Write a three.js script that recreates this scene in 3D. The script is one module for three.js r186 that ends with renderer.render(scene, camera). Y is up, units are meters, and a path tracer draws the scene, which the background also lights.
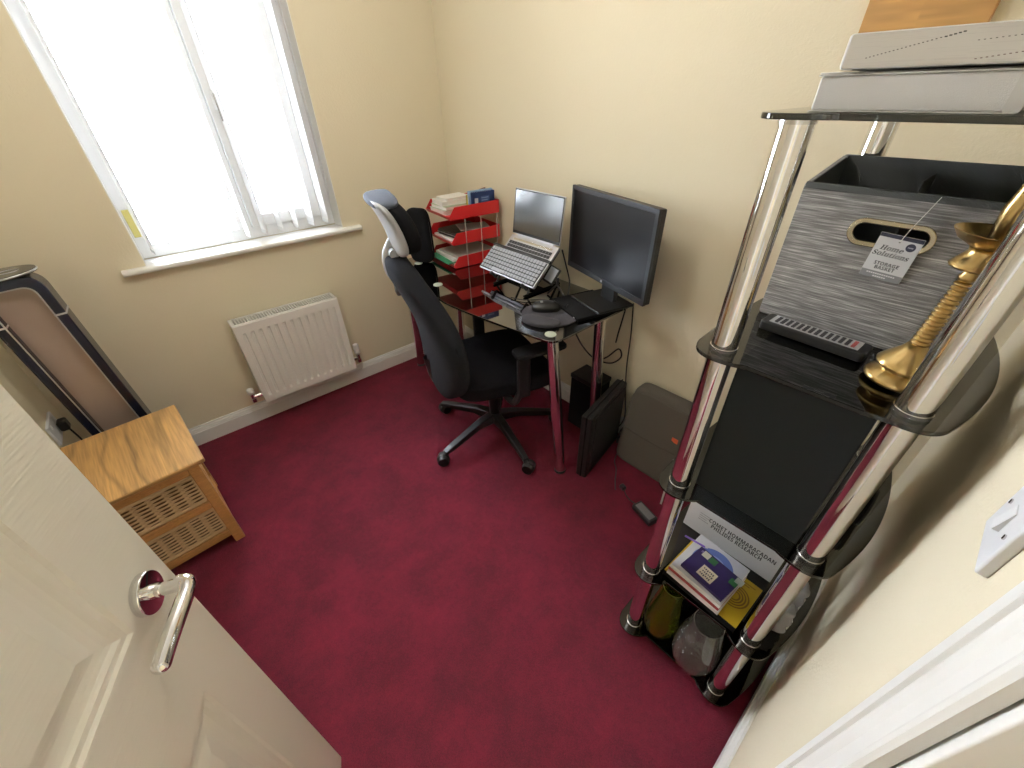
import * as THREE from 'three';
import { RoundedBoxGeometry } from 'three/addons/geometries/RoundedBoxGeometry.js';
import { mergeGeometries, mergeVertices, toCreasedNormals } from 'three/addons/utils/BufferGeometryUtils.js';

// ---------- camera, sky, exposure ----------
const scene = new THREE.Scene();
const camera = new THREE.PerspectiveCamera(86.455, 1024 / 768, 0.02, 60);
camera.position.set(2.3169, 1.5, 1.5054);
camera.up.set(-0.42813, 0.81401, -0.39254);
camera.lookAt(2.3169 - 0.61906, 1.5 - 0.58061, 1.5054 - 0.52882);
scene.add(camera);
scene.background = new THREE.Color().setRGB(0.92, 1.0, 1.12);
scene.backgroundIntensity = 35;
const renderer = new THREE.WebGLRenderer({ antialias: true });
renderer.toneMapping = THREE.LinearToneMapping;
renderer.toneMappingExposure = 1.0;
renderer.shadowMap.enabled = true;

// ---------- room numbers (metres): x from the window wall, z from the desk wall ----------
const W = 2.452, L = 2.09, H = 2.36;
const DESK_Y = 0.727;

// ---------- helpers ----------
let seed = 12345;
function rnd() { seed = (seed + 0x6d2b79f5) | 0; let t = Math.imul(seed ^ (seed >>> 15), 1 | seed); t = (t + Math.imul(t ^ (t >>> 7), 61 | t)) ^ t; return ((t ^ (t >>> 14)) >>> 0) / 4294967296; }
const taken = new Map();
function numbered(n) { const k = taken.get(n) || 0; taken.set(n, k + 1); return k ? n + '_' + String(k).padStart(3, '0') : n; }
function mesh(name, geo, mat, parent) {
  const m = new THREE.Mesh(geo, mat); m.name = parent && parent !== scene ? name : numbered(name);
  m.castShadow = m.receiveShadow = true; (parent || scene).add(m); return m;
}
function tag(o, label, category, group, kind) {
  if (label) o.userData.label = label; if (category) o.userData.category = category;
  if (group) o.userData.group = group; if (kind) o.userData.kind = kind; return o;
}
function thing(name, label, category, pos = [0, 0, 0], turn = 0, group) {
  const g = new THREE.Group(); g.name = numbered(name); scene.add(g); g.position.set(...pos); g.rotation.y = turn;
  return tag(g, label, category, group);
}
function structure(name, geo, mat, label, category) { const m = mesh(name, geo, mat); return tag(m, label, category, null, 'structure'); }
function sgroup(name, label, category, pos = [0, 0, 0], turn = 0) { const g = thing(name, label, category, pos, turn); g.userData.kind = 'structure'; return g; }
const V3 = (x, y, z) => new THREE.Vector3(x, y, z);
function flat(g) { return g.index ? g.toNonIndexed() : g; }
function clean(g) { g = flat(g); for (const k of Object.keys(g.attributes)) if (!['position', 'normal', 'uv'].includes(k)) g.deleteAttribute(k); return g; }
function merge(list) { return mergeGeometries(list.map(clean)); }
// uv in metres, projected along each face's main axis
function boxUV(g, s = 1) {
  g = flat(g); const p = g.attributes.position, n = g.attributes.normal, uv = new Float32Array(p.count * 2);
  for (let i = 0; i < p.count; i += 3) {
    let ax = 0, ay = 0, az = 0;
    for (let k = 0; k < 3; k++) { ax += Math.abs(n.getX(i + k)); ay += Math.abs(n.getY(i + k)); az += Math.abs(n.getZ(i + k)); }
    for (let k = 0; k < 3; k++) {
      const j = i + k, x = p.getX(j), y = p.getY(j), z = p.getZ(j);
      const [u, v] = ay >= ax && ay >= az ? [x, z] : ax >= az ? [z, y] : [x, y];
      uv[j * 2] = u * s; uv[j * 2 + 1] = v * s;
    }
  }
  g.setAttribute('uv', new THREE.BufferAttribute(uv, 2)); return g;
}
function box(x0, x1, y0, y1, z0, z1) { return boxUV(new THREE.BoxGeometry(x1 - x0, y1 - y0, z1 - z0).translate((x0 + x1) / 2, (y0 + y1) / 2, (z0 + z1) / 2)); }
function rbox(x0, x1, y0, y1, z0, z1, r = 0.004, seg = 2) { return boxUV(new RoundedBoxGeometry(x1 - x0, y1 - y0, z1 - z0, seg, r).translate((x0 + x1) / 2, (y0 + y1) / 2, (z0 + z1) / 2)); }
function rod(a, b, r0, r1 = r0, seg = 16) {
  const d = new THREE.Vector3().subVectors(b, a), len = d.length();
  const g = new THREE.CylinderGeometry(r1, r0, len, seg);
  g.applyQuaternion(new THREE.Quaternion().setFromUnitVectors(V3(0, 1, 0), d.normalize()));
  return g.translate((a.x + b.x) / 2, (a.y + b.y) / 2, (a.z + b.z) / 2);
}
function lathe(pts, seg = 40) { return new THREE.LatheGeometry(pts.map(([r, y]) => new THREE.Vector2(r, y)), seg); }
function tube(pts, r, seg = 40, rs = 8) { return new THREE.TubeGeometry(new THREE.CatmullRomCurve3(pts.map((p) => V3(...p))), seg, r, rs); }
function shapeOf(pts) { const s = new THREE.Shape(); pts.forEach(([x, y], i) => (i ? s.lineTo(x, y) : s.moveTo(x, y))); s.closePath(); return s; }
function extrude(shape, depth, bevel = 0, seg = 12) {
  return new THREE.ExtrudeGeometry(shape, { depth, bevelEnabled: bevel > 0, bevelSize: bevel, bevelThickness: bevel, bevelSegments: 2, curveSegments: seg });
}
function roundRect(x0, x1, y0, y1, r) {
  const s = new THREE.Shape();
  s.moveTo(x0 + r, y0); s.lineTo(x1 - r, y0); s.quadraticCurveTo(x1, y0, x1, y0 + r); s.lineTo(x1, y1 - r); s.quadraticCurveTo(x1, y1, x1 - r, y1);
  s.lineTo(x0 + r, y1); s.quadraticCurveTo(x0, y1, x0, y1 - r); s.lineTo(x0, y0 + r); s.quadraticCurveTo(x0, y0, x0 + r, y0); return s;
}
// a soft cushion: a box grid pushed towards a superellipsoid, then bent by fn
function cushion(w, h, d, e = 4, fn, n = 20) {
  const g = mergeVertices(new THREE.BoxGeometry(2, 2, 2, n, n, Math.max(6, n >> 1)).deleteAttribute('uv').deleteAttribute('normal'));
  const p = g.attributes.position;
  for (let i = 0; i < p.count; i++) {
    let x = p.getX(i), y = p.getY(i), z = p.getZ(i);
    const k = Math.pow(Math.abs(x) ** e + Math.abs(y) ** e + Math.abs(z) ** e, -1 / e);
    x *= k * w / 2; y *= k * h / 2; z *= k * d / 2;
    const q = fn ? fn(x, y, z) : [x, y, z]; p.setXYZ(i, ...q);
  }
  g.computeVertexNormals(); return boxUV(g);
}
// ---------- noise and textures ----------
function valueNoise(size, cells) {
  const n = cells, a = new Float32Array(n * n); for (let i = 0; i < a.length; i++) a[i] = rnd();
  return (u, v) => {
    const x = ((u % 1) + 1) % 1 * n, y = ((v % 1) + 1) % 1 * n, i = Math.floor(x), j = Math.floor(y), fx = x - i, fy = y - j;
    const sx = fx * fx * (3 - 2 * fx), sy = fy * fy * (3 - 2 * fy), A = (p, q) => a[(q % n) * n + (p % n)];
    return (A(i, j) * (1 - sx) + A(i + 1, j) * sx) * (1 - sy) + (A(i, j + 1) * (1 - sx) + A(i + 1, j + 1) * sx) * sy;
  };
}
function tex(size, fn, srgb, rep = 1, h = size) {
  const d = new Uint8Array(size * h * 4);
  for (let y = 0; y < h; y++) for (let x = 0; x < size; x++) {
    const c = fn(x / size, y / h, x, y), o = (y * size + x) * 4;
    if (typeof c === 'number') { d[o] = d[o + 1] = d[o + 2] = Math.max(0, Math.min(255, c * 255)); } else for (let k = 0; k < 3; k++) d[o + k] = Math.max(0, Math.min(255, c[k] * 255));
    d[o + 3] = 255;
  }
  const t = new THREE.DataTexture(d, size, h); t.wrapS = t.wrapT = THREE.RepeatWrapping; t.magFilter = THREE.LinearFilter; t.minFilter = THREE.LinearMipmapLinearFilter;
  if (srgb) t.colorSpace = THREE.SRGBColorSpace; t.repeat.set(rep, rep); t.needsUpdate = true; return t;
}
function canvasTex(w, h, draw) {
  const c = document.createElement('canvas'); c.width = w; c.height = h; draw(c.getContext('2d'), w, h);
  const t = new THREE.CanvasTexture(c); t.colorSpace = THREE.SRGBColorSpace; t.magFilter = THREE.LinearFilter; return t;
}
const std = (o) => new THREE.MeshStandardMaterial(o), phys = (o) => new THREE.MeshPhysicalMaterial(o);
const lin = (r, g, b) => new THREE.Color().setRGB(r, g, b);

const nA = valueNoise(0, 8), nB = valueNoise(0, 24), nC = valueNoise(0, 96), nD = valueNoise(0, 300);
const speck = tex(512, () => rnd(), false, 6);
const paintBump = tex(512, (u, v) => 0.5 * nC(u, v) + 0.5 * nD(u, v), false, 2);
const fabricBump = tex(256, (u, v, x, y) => 0.5 + 0.25 * Math.sin(x * Math.PI / 4) * Math.cos(y * Math.PI / 4) + 0.25 * (rnd() - 0.5), false, 9);
const carpetMap = tex(1024, (u, v) => {
  const patch = 0.35 * nA(u, v) + 0.40 * nB(u + 0.3, v) + 0.25 * nC(u, v), f = 0.76 + 0.34 * patch + 0.24 * (rnd() - 0.5);
  return [0.475 * f, 0.090 * f, 0.185 * f];
}, true, 0.7);
const carpetBump = tex(1024, (u, v) => 0.65 * rnd() + 0.35 * nD(u, v), false, 1.6);
const woodMap = tex(1024, (u, v) => {
  const w = v * 15 + 2.4 * nA(u * 0.25, v * 0.5) + 0.5 * nB(u * 0.25, v), r = 0.5 + 0.5 * Math.sin(w * 6.283), g = 0.04 * (rnd() - 0.5) + 0.15 * nD(u * 0.05, v) + 0.10 * nC(u * 0.05, v);
  const k = 1.0 - 0.15 * Math.pow(r, 10) - g; return [0.84 * k, 0.65 * k, 0.40 * k];
}, true, 1); woodMap.offset.set(0.5, 0.5);
const plainWood = tex(256, (u, v) => { const k = 0.86 + 0.16 * nD(u * 0.1, v) - 0.06 * nB(u * 0.2, v); return [0.78 * k, 0.57 * k, 0.33 * k]; }, true, 4);
const boardMap = tex(256, (u, v) => { const s = nD(u * 0.06, v * 0.5), k = 0.80 + 0.25 * nB(u * 0.2, v) * s - (v > 0.30 && v < 0.33 && nA(u, 0.4) > 0.5 ? 0.25 * s : 0); return [0.82 * k, 0.62 * k, 0.36 * k]; }, true, 1);
const weaveMap = tex(512, (u, v) => { const s = nD(u * 0.035, v), t = nC(u * 0.1, v * 1.3), k = 0.42 + 0.30 * s * s + 0.15 * t * t + 0.05 * (rnd() - 0.5); return [k, k * 0.985, k * 0.98]; }, true, 3.2); weaveMap.offset.set(0.5, 0.1);
const weaveBump = tex(256, (u, v) => 0.6 * nD(u * 0.1, v) + 0.4 * rnd(), false, 4);
const doorGrain = tex(512, (u, v) => { const k = nD(u * 0.08, v * 0.9) * 0.7 + nC(u * 0.2, v * 2) * 0.3; return k; }, false, 2);

const M = {
  wall: std({ color: lin(0.765, 0.69, 0.515), roughness: 0.9, bumpMap: paintBump, bumpScale: 0.0006 }),
  white: std({ color: lin(0.84, 0.83, 0.79), roughness: 0.42 }),
  ceiling: std({ color: lin(0.90, 0.89, 0.86), roughness: 0.95 }),
  carpet: std({ color: 0xffffff, map: carpetMap, roughness: 1, bumpMap: carpetBump, bumpScale: 0.006 }),
  doorPaint: std({ color: lin(0.84, 0.82, 0.74), roughness: 0.45, bumpMap: doorGrain, bumpScale: 0.00035 }),
  upvc: std({ color: lin(0.86, 0.87, 0.88), roughness: 0.25 }),
  pane: phys({ color: 0xffffff, transmission: 1, thickness: 0, roughness: 0, ior: 1.45 }),
  slat: phys({ color: lin(0.86, 0.86, 0.85), transmission: 0.4, thickness: 0, roughness: 0.95 }),
  radiator: std({ color: lin(0.84, 0.83, 0.79), roughness: 0.3 }),
  chrome: std({ color: lin(0.82, 0.82, 0.83), metalness: 1, roughness: 0.06 }),
  satin: std({ color: lin(0.62, 0.62, 0.63), metalness: 1, roughness: 0.22 }),
  silver: std({ color: lin(0.60, 0.60, 0.61), metalness: 0.75, roughness: 0.35 }),
  brass: std({ color: lin(0.56, 0.40, 0.17), metalness: 1, roughness: 0.28 }),
  blackGlass: phys({ color: lin(0.17, 0.17, 0.175), metalness: 1, roughness: 0.03, clearcoat: 1, clearcoatRoughness: 0.02 }),
  smokeGlass: phys({ color: lin(0.20, 0.21, 0.21), transmission: 1, thickness: 0, roughness: 0.02, ior: 1.6 }),
  blackPlastic: std({ color: lin(0.012, 0.012, 0.013), roughness: 0.38 }),
  mattBlack: phys({ specularIntensity: 0.35, color: lin(0.006, 0.006, 0.007), roughness: 0.75 }),
  greyPlastic: std({ color: lin(0.05, 0.05, 0.054), roughness: 0.5 }),
  chairFabric: phys({ specularIntensity: 0.35, color: lin(0.014, 0.015, 0.019), roughness: 0.95, bumpMap: fabricBump, bumpScale: 0.0010 }),
  blackFabric: phys({ specularIntensity: 0.35, color: lin(0.006, 0.006, 0.008), roughness: 0.95, bumpMap: fabricBump, bumpScale: 0.0010 }),
  paleFabric: std({ color: lin(0.085, 0.10, 0.135), roughness: 0.95, bumpMap: fabricBump, bumpScale: 0.0010 }),
  shell: std({ color: lin(0.42, 0.44, 0.46), roughness: 0.4 }),
  leather: std({ color: lin(0.008, 0.008, 0.009), roughness: 0.5, bumpMap: speck, bumpScale: 0.0006 }),
  bag: std({ color: lin(0.098, 0.084, 0.066), roughness: 0.9, bumpMap: fabricBump, bumpScale: 0.0008 }),
  orange: std({ color: lin(0.75, 0.12, 0.04), roughness: 0.7 }),
  wood: std({ color: 0xffffff, map: woodMap, roughness: 0.42 }),
  frameWood: std({ color: 0xffffff, map: plainWood, roughness: 0.5 }),
  board: std({ color: 0xffffff, map: boardMap, roughness: 0.5 }),
  wicker: std({ color: lin(0.62, 0.43, 0.24), roughness: 0.8 }),
  wickerDark: std({ color: lin(0.16, 0.095, 0.045), roughness: 0.9 }),
  red: std({ color: lin(0.52, 0.016, 0.018), roughness: 0.3 }),
  paper: std({ color: lin(0.76, 0.75, 0.71), roughness: 0.85 }),
  paperGrey: std({ color: lin(0.52, 0.51, 0.49), roughness: 0.85 }),
  green: std({ color: lin(0.03, 0.22, 0.11), roughness: 0.6 }),
  paleGreen: std({ color: lin(0.42, 0.50, 0.34), roughness: 0.7 }),
  yellow: std({ color: lin(0.62, 0.50, 0.06), roughness: 0.6 }),
  blue: std({ color: lin(0.02, 0.05, 0.20), roughness: 0.5 }),
  paleBlue: std({ color: lin(0.30, 0.45, 0.62), roughness: 0.5 }),
  brown: std({ color: lin(0.22, 0.09, 0.05), roughness: 0.7 }),
  rose: std({ color: lin(0.40, 0.31, 0.26), roughness: 0.45, metalness: 0.1 }),
  navy: std({ color: lin(0.010, 0.012, 0.028), roughness: 0.16 }),
  fanTop: std({ color: lin(0.075, 0.065, 0.06), roughness: 0.2 }),
  screen: phys({ color: lin(0.007, 0.008, 0.010), roughness: 0.30, ior: 1.45 }),
  glossScreen: phys({ color: lin(0.03, 0.034, 0.038), roughness: 0.12, ior: 2.3 }),
  basketWeave: std({ color: 0xffffff, map: weaveMap, roughness: 0.75, bumpMap: weaveBump, bumpScale: 0.0012 }),
  basketLining: std({ color: lin(0.085, 0.090, 0.090), roughness: 0.9, bumpMap: fabricBump, bumpScale: 0.0008 }),
  boxBlack: phys({ specularIntensity: 0.35, color: lin(0.014, 0.016, 0.017), roughness: 0.6 }),
  glass: phys({ color: lin(0.94, 0.96, 0.95), transmission: 0.965, thickness: 0, roughness: 0, ior: 1.5 }),
  greenGlass: phys({ color: lin(0.62, 0.66, 0.07), transmission: 0.955, thickness: 0, roughness: 0, ior: 1.5 }),
  padGrey: phys({ specularIntensity: 0.35, color: lin(0.060, 0.058, 0.064), roughness: 0.9, bumpMap: fabricBump, bumpScale: 0.0005 }),
  keyGrey: std({ color: lin(0.42, 0.44, 0.47), roughness: 0.4 }),
  keyDark: std({ color: lin(0.03, 0.03, 0.032), roughness: 0.5 }),
  acrylic: std({ color: lin(0.62, 0.60, 0.56), roughness: 0.15, metalness: 0.3 }),
  switchWhite: std({ color: lin(0.78, 0.79, 0.81), roughness: 0.28 }),
  slot: std({ color: lin(0.02, 0.02, 0.02), roughness: 0.8 }),
  bookSilver: std({ color: lin(0.55, 0.54, 0.53), roughness: 0.7, bumpMap: speck, bumpScale: 0.0003 }),
};

// ====================== ROOM ======================
const WIN = { z0: 0.697, z1: 1.561, y0: 0.925, y1: 2.06 };
const DOOR = { z0: 1.222, z1: 1.985, y1: 2.0 };
structure('floor', boxUV(box(-0.3, 3.9, -0.12, 0, -0.3, L + 0.3)), M.carpet, 'deep crimson cut pile carpet covering the whole floor', 'carpet');
structure('ceiling', box(-0.3, 3.9, H, H + 0.1, -0.3, L + 0.3), M.ceiling, 'plain white ceiling above the room', 'ceiling');
function sideWall(z0, z1, hole, depth, x) {
  const s = shapeOf([[z0, 0], [z1, 0], [z1, H], [z0, H]]);
  if (hole) { const h = new THREE.Path(); h.moveTo(hole.z0, hole.y0); h.lineTo(hole.z1, hole.y0); h.lineTo(hole.z1, hole.y1); h.lineTo(hole.z0, hole.y1); h.closePath(); s.holes.push(h); }
  return boxUV(extrude(s, depth).rotateY(-Math.PI / 2).translate(x + depth, 0, 0));
}
structure('wall_window', sideWall(-0.3, L + 0.3, WIN, 0.28, -0.28), M.wall, 'cream painted wall with the window above the radiator', 'wall');
structure('wall_desk', box(0, W, 0, H, -0.25, 0), M.wall, 'cream painted wall behind the glass desk', 'wall');
structure('wall_right', sideWall(-0.25, L + 0.25, { z0: DOOR.z0 - 0.03, z1: DOOR.z1 + 0.03, y0: 0.0, y1: DOOR.y1 + 0.03 }, 0.20, W), M.wall, 'cream wall with light switch beside the door opening', 'wall');
structure('wall_left', box(0, W, 0, H, L, L + 0.25), M.wall, 'cream wall behind the wicker drawer cabinet', 'wall');
// landing outside the doorway
const LW2 = { x0: 2.78, x1: 3.62, y0: 0.75, y1: 2.15 };  // opening for the added fill window
{
  const e = shapeOf([[W + 0.20, 0], [3.7, 0], [3.7, H], [W + 0.20, H]]), h = new THREE.Path();
  h.moveTo(LW2.x0, LW2.y0); h.lineTo(LW2.x1, LW2.y0); h.lineTo(LW2.x1, LW2.y1); h.lineTo(LW2.x0, LW2.y1); h.closePath(); e.holes.push(h);
  structure('wall_landing', merge([box(3.7, 3.85, 0, H, -0.3, L + 0.3), extrude(e, 0.1).translate(0, 0, -0.3), box(W + 0.20, 3.7, 0, H, L + 0.2, L + 0.3)]), M.wall, 'cream landing walls outside the doorway', 'wall');
}

// skirting boards
const SK = 0.106;
const skProfile = (s) => shapeOf([[0, 0], [0.017 * s, 0], [0.017 * s, 0.074], [0.0145 * s, 0.076], [0.0145 * s, 0.082], [0.012 * s, 0.086], [0.011 * s, 0.094], [0.007 * s, 0.098], [0.006 * s, SK], [0, SK]]);
structure('baseboard_window', extrude(skProfile(1), L).translate(0, 0, 0), M.white, 'white moulded skirting board under the radiator wall', 'skirting board');
structure('baseboard_desk', extrude(skProfile(-1), W - 0.03).rotateY(Math.PI / 2).translate(0.0165, 0, 0), M.white, 'white moulded skirting board behind the desk', 'skirting board');
structure('baseboard_right', extrude(skProfile(-1), 1.135 - 0.02).translate(W, 0, 0.018), M.white, 'white moulded skirting board behind the shelving unit', 'skirting board');
structure('baseboard_left', extrude(skProfile(1), W - 0.08).rotateY(Math.PI / 2).translate(0.0165, 0, L), M.white, 'white moulded skirting board behind the wicker cabinet', 'skirting board');

// window sill
{
  const s = new THREE.Shape(); s.moveTo(-0.10, 0); s.lineTo(0.024, 0); s.quadraticCurveTo(0.036, 0.0, 0.036, 0.011); s.quadraticCurveTo(0.036, 0.023, 0.024, 0.023); s.lineTo(-0.10, 0.023); s.closePath();
  const inner = extrude(s, WIN.z1 - WIN.z0, 0, 8).translate(0, 0.903, WIN.z0);
  const s2 = new THREE.Shape(); s2.moveTo(0.001, 0); s2.lineTo(0.024, 0); s2.quadraticCurveTo(0.036, 0.0, 0.036, 0.011); s2.quadraticCurveTo(0.036, 0.023, 0.024, 0.023); s2.lineTo(0.001, 0.023); s2.closePath();
  const a = extrude(s2, 0.085, 0, 8).translate(0, 0.903, WIN.z1), b = extrude(s2, 0.09, 0, 8).translate(0, 0.903, WIN.z0 - 0.09);
  structure('trim_1', merge([inner, a, b]), M.white, 'white rounded window sill board under the window', 'window sill');
}
// window frame with two lights
{
  const w = sgroup('window_1', 'white two light window, overexposed daylight behind vertical blinds', 'window');
  const X0 = -0.165, X1 = -0.105, { z0, z1, y0, y1 } = WIN, f = 0.05, zm = 1.13;
  const ringFrame = (a, b, c, e, t, xa, xb) => { const s = shapeOf([[a, c], [b, c], [b, e], [a, e]]), h = new THREE.Path(); h.moveTo(a + t, c + t); h.lineTo(b - t, c + t); h.lineTo(b - t, e - t); h.lineTo(a + t, e - t); h.closePath(); s.holes.push(h); return boxUV(extrude(s, xb - xa - 0.004, 0.002).rotateY(-Math.PI / 2).translate(xb - 0.002, 0, 0)); };
  mesh('window_frame', ringFrame(z0 + 0.004, z1 - 0.004, y0 + 0.006, y1 - 0.004, f, X0, X1), M.upvc, w);
  mesh('mullion', rbox(X0, X1, y0 + f, y1 - f, zm - 0.03, zm + 0.03), M.upvc, w);
  mesh('sash', ringFrame(z0 + f + 0.009, zm - 0.034, y0 + f + 0.010, y1 - f - 0.010, 0.050, X0 + 0.010, X1 + 0.016), M.upvc, w);
  for (const [a, b] of [[z0, z0 + 0.003], [z1 - 0.003, z1]]) mesh('reveal_board', box(-0.28, -0.0005, y0 + 0.003, y1, a, b), M.white, w);
  mesh('pane', box(-0.14, -0.136, y0 + f + 0.05, y1 - f - 0.05, z0 + f + 0.05, zm - 0.08), M.pane, w);
  mesh('pane', box(-0.14, -0.136, y0 + f, y1 - f, zm + 0.03, z1 - f), M.pane, w);
  const h = mesh('window_handle', rbox(-0.089, -0.078, 1.46, 1.53, zm - 0.075, zm - 0.052, 0.004), M.upvc, w);
  mesh('lever', rbox(-0.078, -0.066, 1.42, 1.52, zm - 0.071, zm - 0.058, 0.004), M.satin, h);
}
// unseen landing window, added as fill: sends extra daylight through the doorway
{
  const w = sgroup('window_2', 'plain white unseen landing window added for fill light through the doorway', 'window');
  const { x0, x1, y0, y1 } = LW2, s = shapeOf([[x0 + 0.003, y0 + 0.003], [x1 - 0.003, y0 + 0.003], [x1 - 0.003, y1 - 0.003], [x0 + 0.003, y1 - 0.003]]), h = new THREE.Path();
  h.moveTo(x0 + 0.05, y0 + 0.05); h.lineTo(x1 - 0.05, y0 + 0.05); h.lineTo(x1 - 0.05, y1 - 0.05); h.lineTo(x0 + 0.05, y1 - 0.05); h.closePath(); s.holes.push(h);
  mesh('window_frame', extrude(s, 0.06).translate(0, 0, -0.28), M.upvc, w);
  mesh('pane', box(x0 + 0.05, x1 - 0.05, y0 + 0.05, y1 - 0.05, -0.252, -0.248), M.pane, w);
}
// vertical blinds
{
  const b = thing('vertical_blind', 'white vertical blinds with turned open vanes hanging in the window', 'blind');
  mesh('head_rail', rbox(-0.075, -0.03, WIN.y1 - 0.045, WIN.y1, WIN.z0 + 0.01, WIN.z1 - 0.01, 0.003), M.upvc, b);
  const vane = boxUV(new THREE.BoxGeometry(0.078, 2.015 - 0.972, 0.0008).translate(0, (2.015 + 0.972) / 2, 0));
  const weight = rbox(-0.036, 0.036, 0.955, 0.972, -0.0015, 0.0015, 0.0007);
  for (let i = 0; i < 11; i++) {
    const m = mesh('vane', vane, M.slat, b); m.position.set(-0.051, 0, 0.762 + i * 0.0752); m.rotation.y = 0.10 + 0.05 * Math.sin(i * 2.1);
    const k = mesh('weight', weight, M.upvc, m);
  }
  mesh('chain', tube([[-0.018, 2.0, 0.725], [-0.016, 1.5, 0.722], [-0.018, 1.08, 0.724], [-0.014, 1.05, 0.73], [-0.018, 1.08, 0.737], [-0.018, 1.5, 0.735], [-0.018, 2.0, 0.737]], 0.0018, 60, 6), M.upvc, b);
}
tag(mesh('yellow_strip', rbox(-0.102, -0.098, 1.02, 1.13, WIN.z1 - 0.036, WIN.z1 - 0.012, 0.001), std({ color: lin(0.55, 0.48, 0.16), roughness: 0.8 })), 'small yellow strip stuck low on the left window frame', 'strip');

// door opening: architrave, lining, stop, keep
{
  const prof = (flip) => { // across z from outer edge to opening, thickness in -x
    const p = [[0, 0], [0, 0.015], [0.002, 0.017], [0.022, 0.0185], [0.0235, 0.0150], [0.030, 0.0165], [0.036, 0.0155], [0.042, 0.012], [0.058, 0.0105], [0.066, 0.0125], [0.072, 0.012], [0.075, 0.008], [0.075, 0.0]];
    return p;
  };
  const up = (zOuter, dir) => { const s = shapeOf(prof().map(([a, t]) => [W - t, -(zOuter + dir * a)])); return extrude(s, DOOR.y1 + 0.06).rotateX(-Math.PI / 2); };
  structure('trim_2', up(1.135, 1), M.white, 'white moulded architrave beside the light switch', 'architrave');
  structure('trim_3', up(DOOR.z1 + 0.085, -1), M.white, 'white moulded architrave on the hinge side of the door', 'architrave');
  const top = extrude(shapeOf(prof().map(([a, t]) => [W - t, DOOR.y1 + 0.10 - a])), 0.93).translate(0, 0, 1.137);
  structure('trim_4', top, M.white, 'white moulded architrave over the door opening', 'architrave');
  const j = sgroup('trim_5', 'white door lining with stop and metal keep at lower right', 'door lining');
  mesh('jamb', rbox(W + 0.002, W + 0.20, 0, DOOR.y1, DOOR.z0 - 0.028, DOOR.z0, 0.002), M.white, j);
  mesh('jamb', rbox(W + 0.002, W + 0.20, 0, DOOR.y1, DOOR.z1, DOOR.z1 + 0.028, 0.002), M.white, j);
  mesh('jamb', rbox(W + 0.002, W + 0.20, DOOR.y1, DOOR.y1 + 0.028, DOOR.z0 - 0.028, DOOR.z1 + 0.028, 0.002), M.white, j);
  mesh('door_stop', rbox(W + 0.042, W + 0.090, 0, DOOR.y1, DOOR.z0, DOOR.z0 + 0.014, 0.002), M.white, j);
  mesh('door_stop', rbox(W + 0.046, W + 0.086, 0, DOOR.y1, DOOR.z1 - 0.014, DOOR.z1, 0.002), M.white, j);
  const k = mesh('keep', rbox(W + 0.004, W + 0.034, 0.945, 1.015, DOOR.z0, DOOR.z0 + 0.0015, 0.0006), M.satin, j);
  mesh('keep_hole', box(W + 0.010, W + 0.024, 0.962, 0.992, DOOR.z0 + 0.0012, DOOR.z0 + 0.002), M.slot, k);
}
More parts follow.
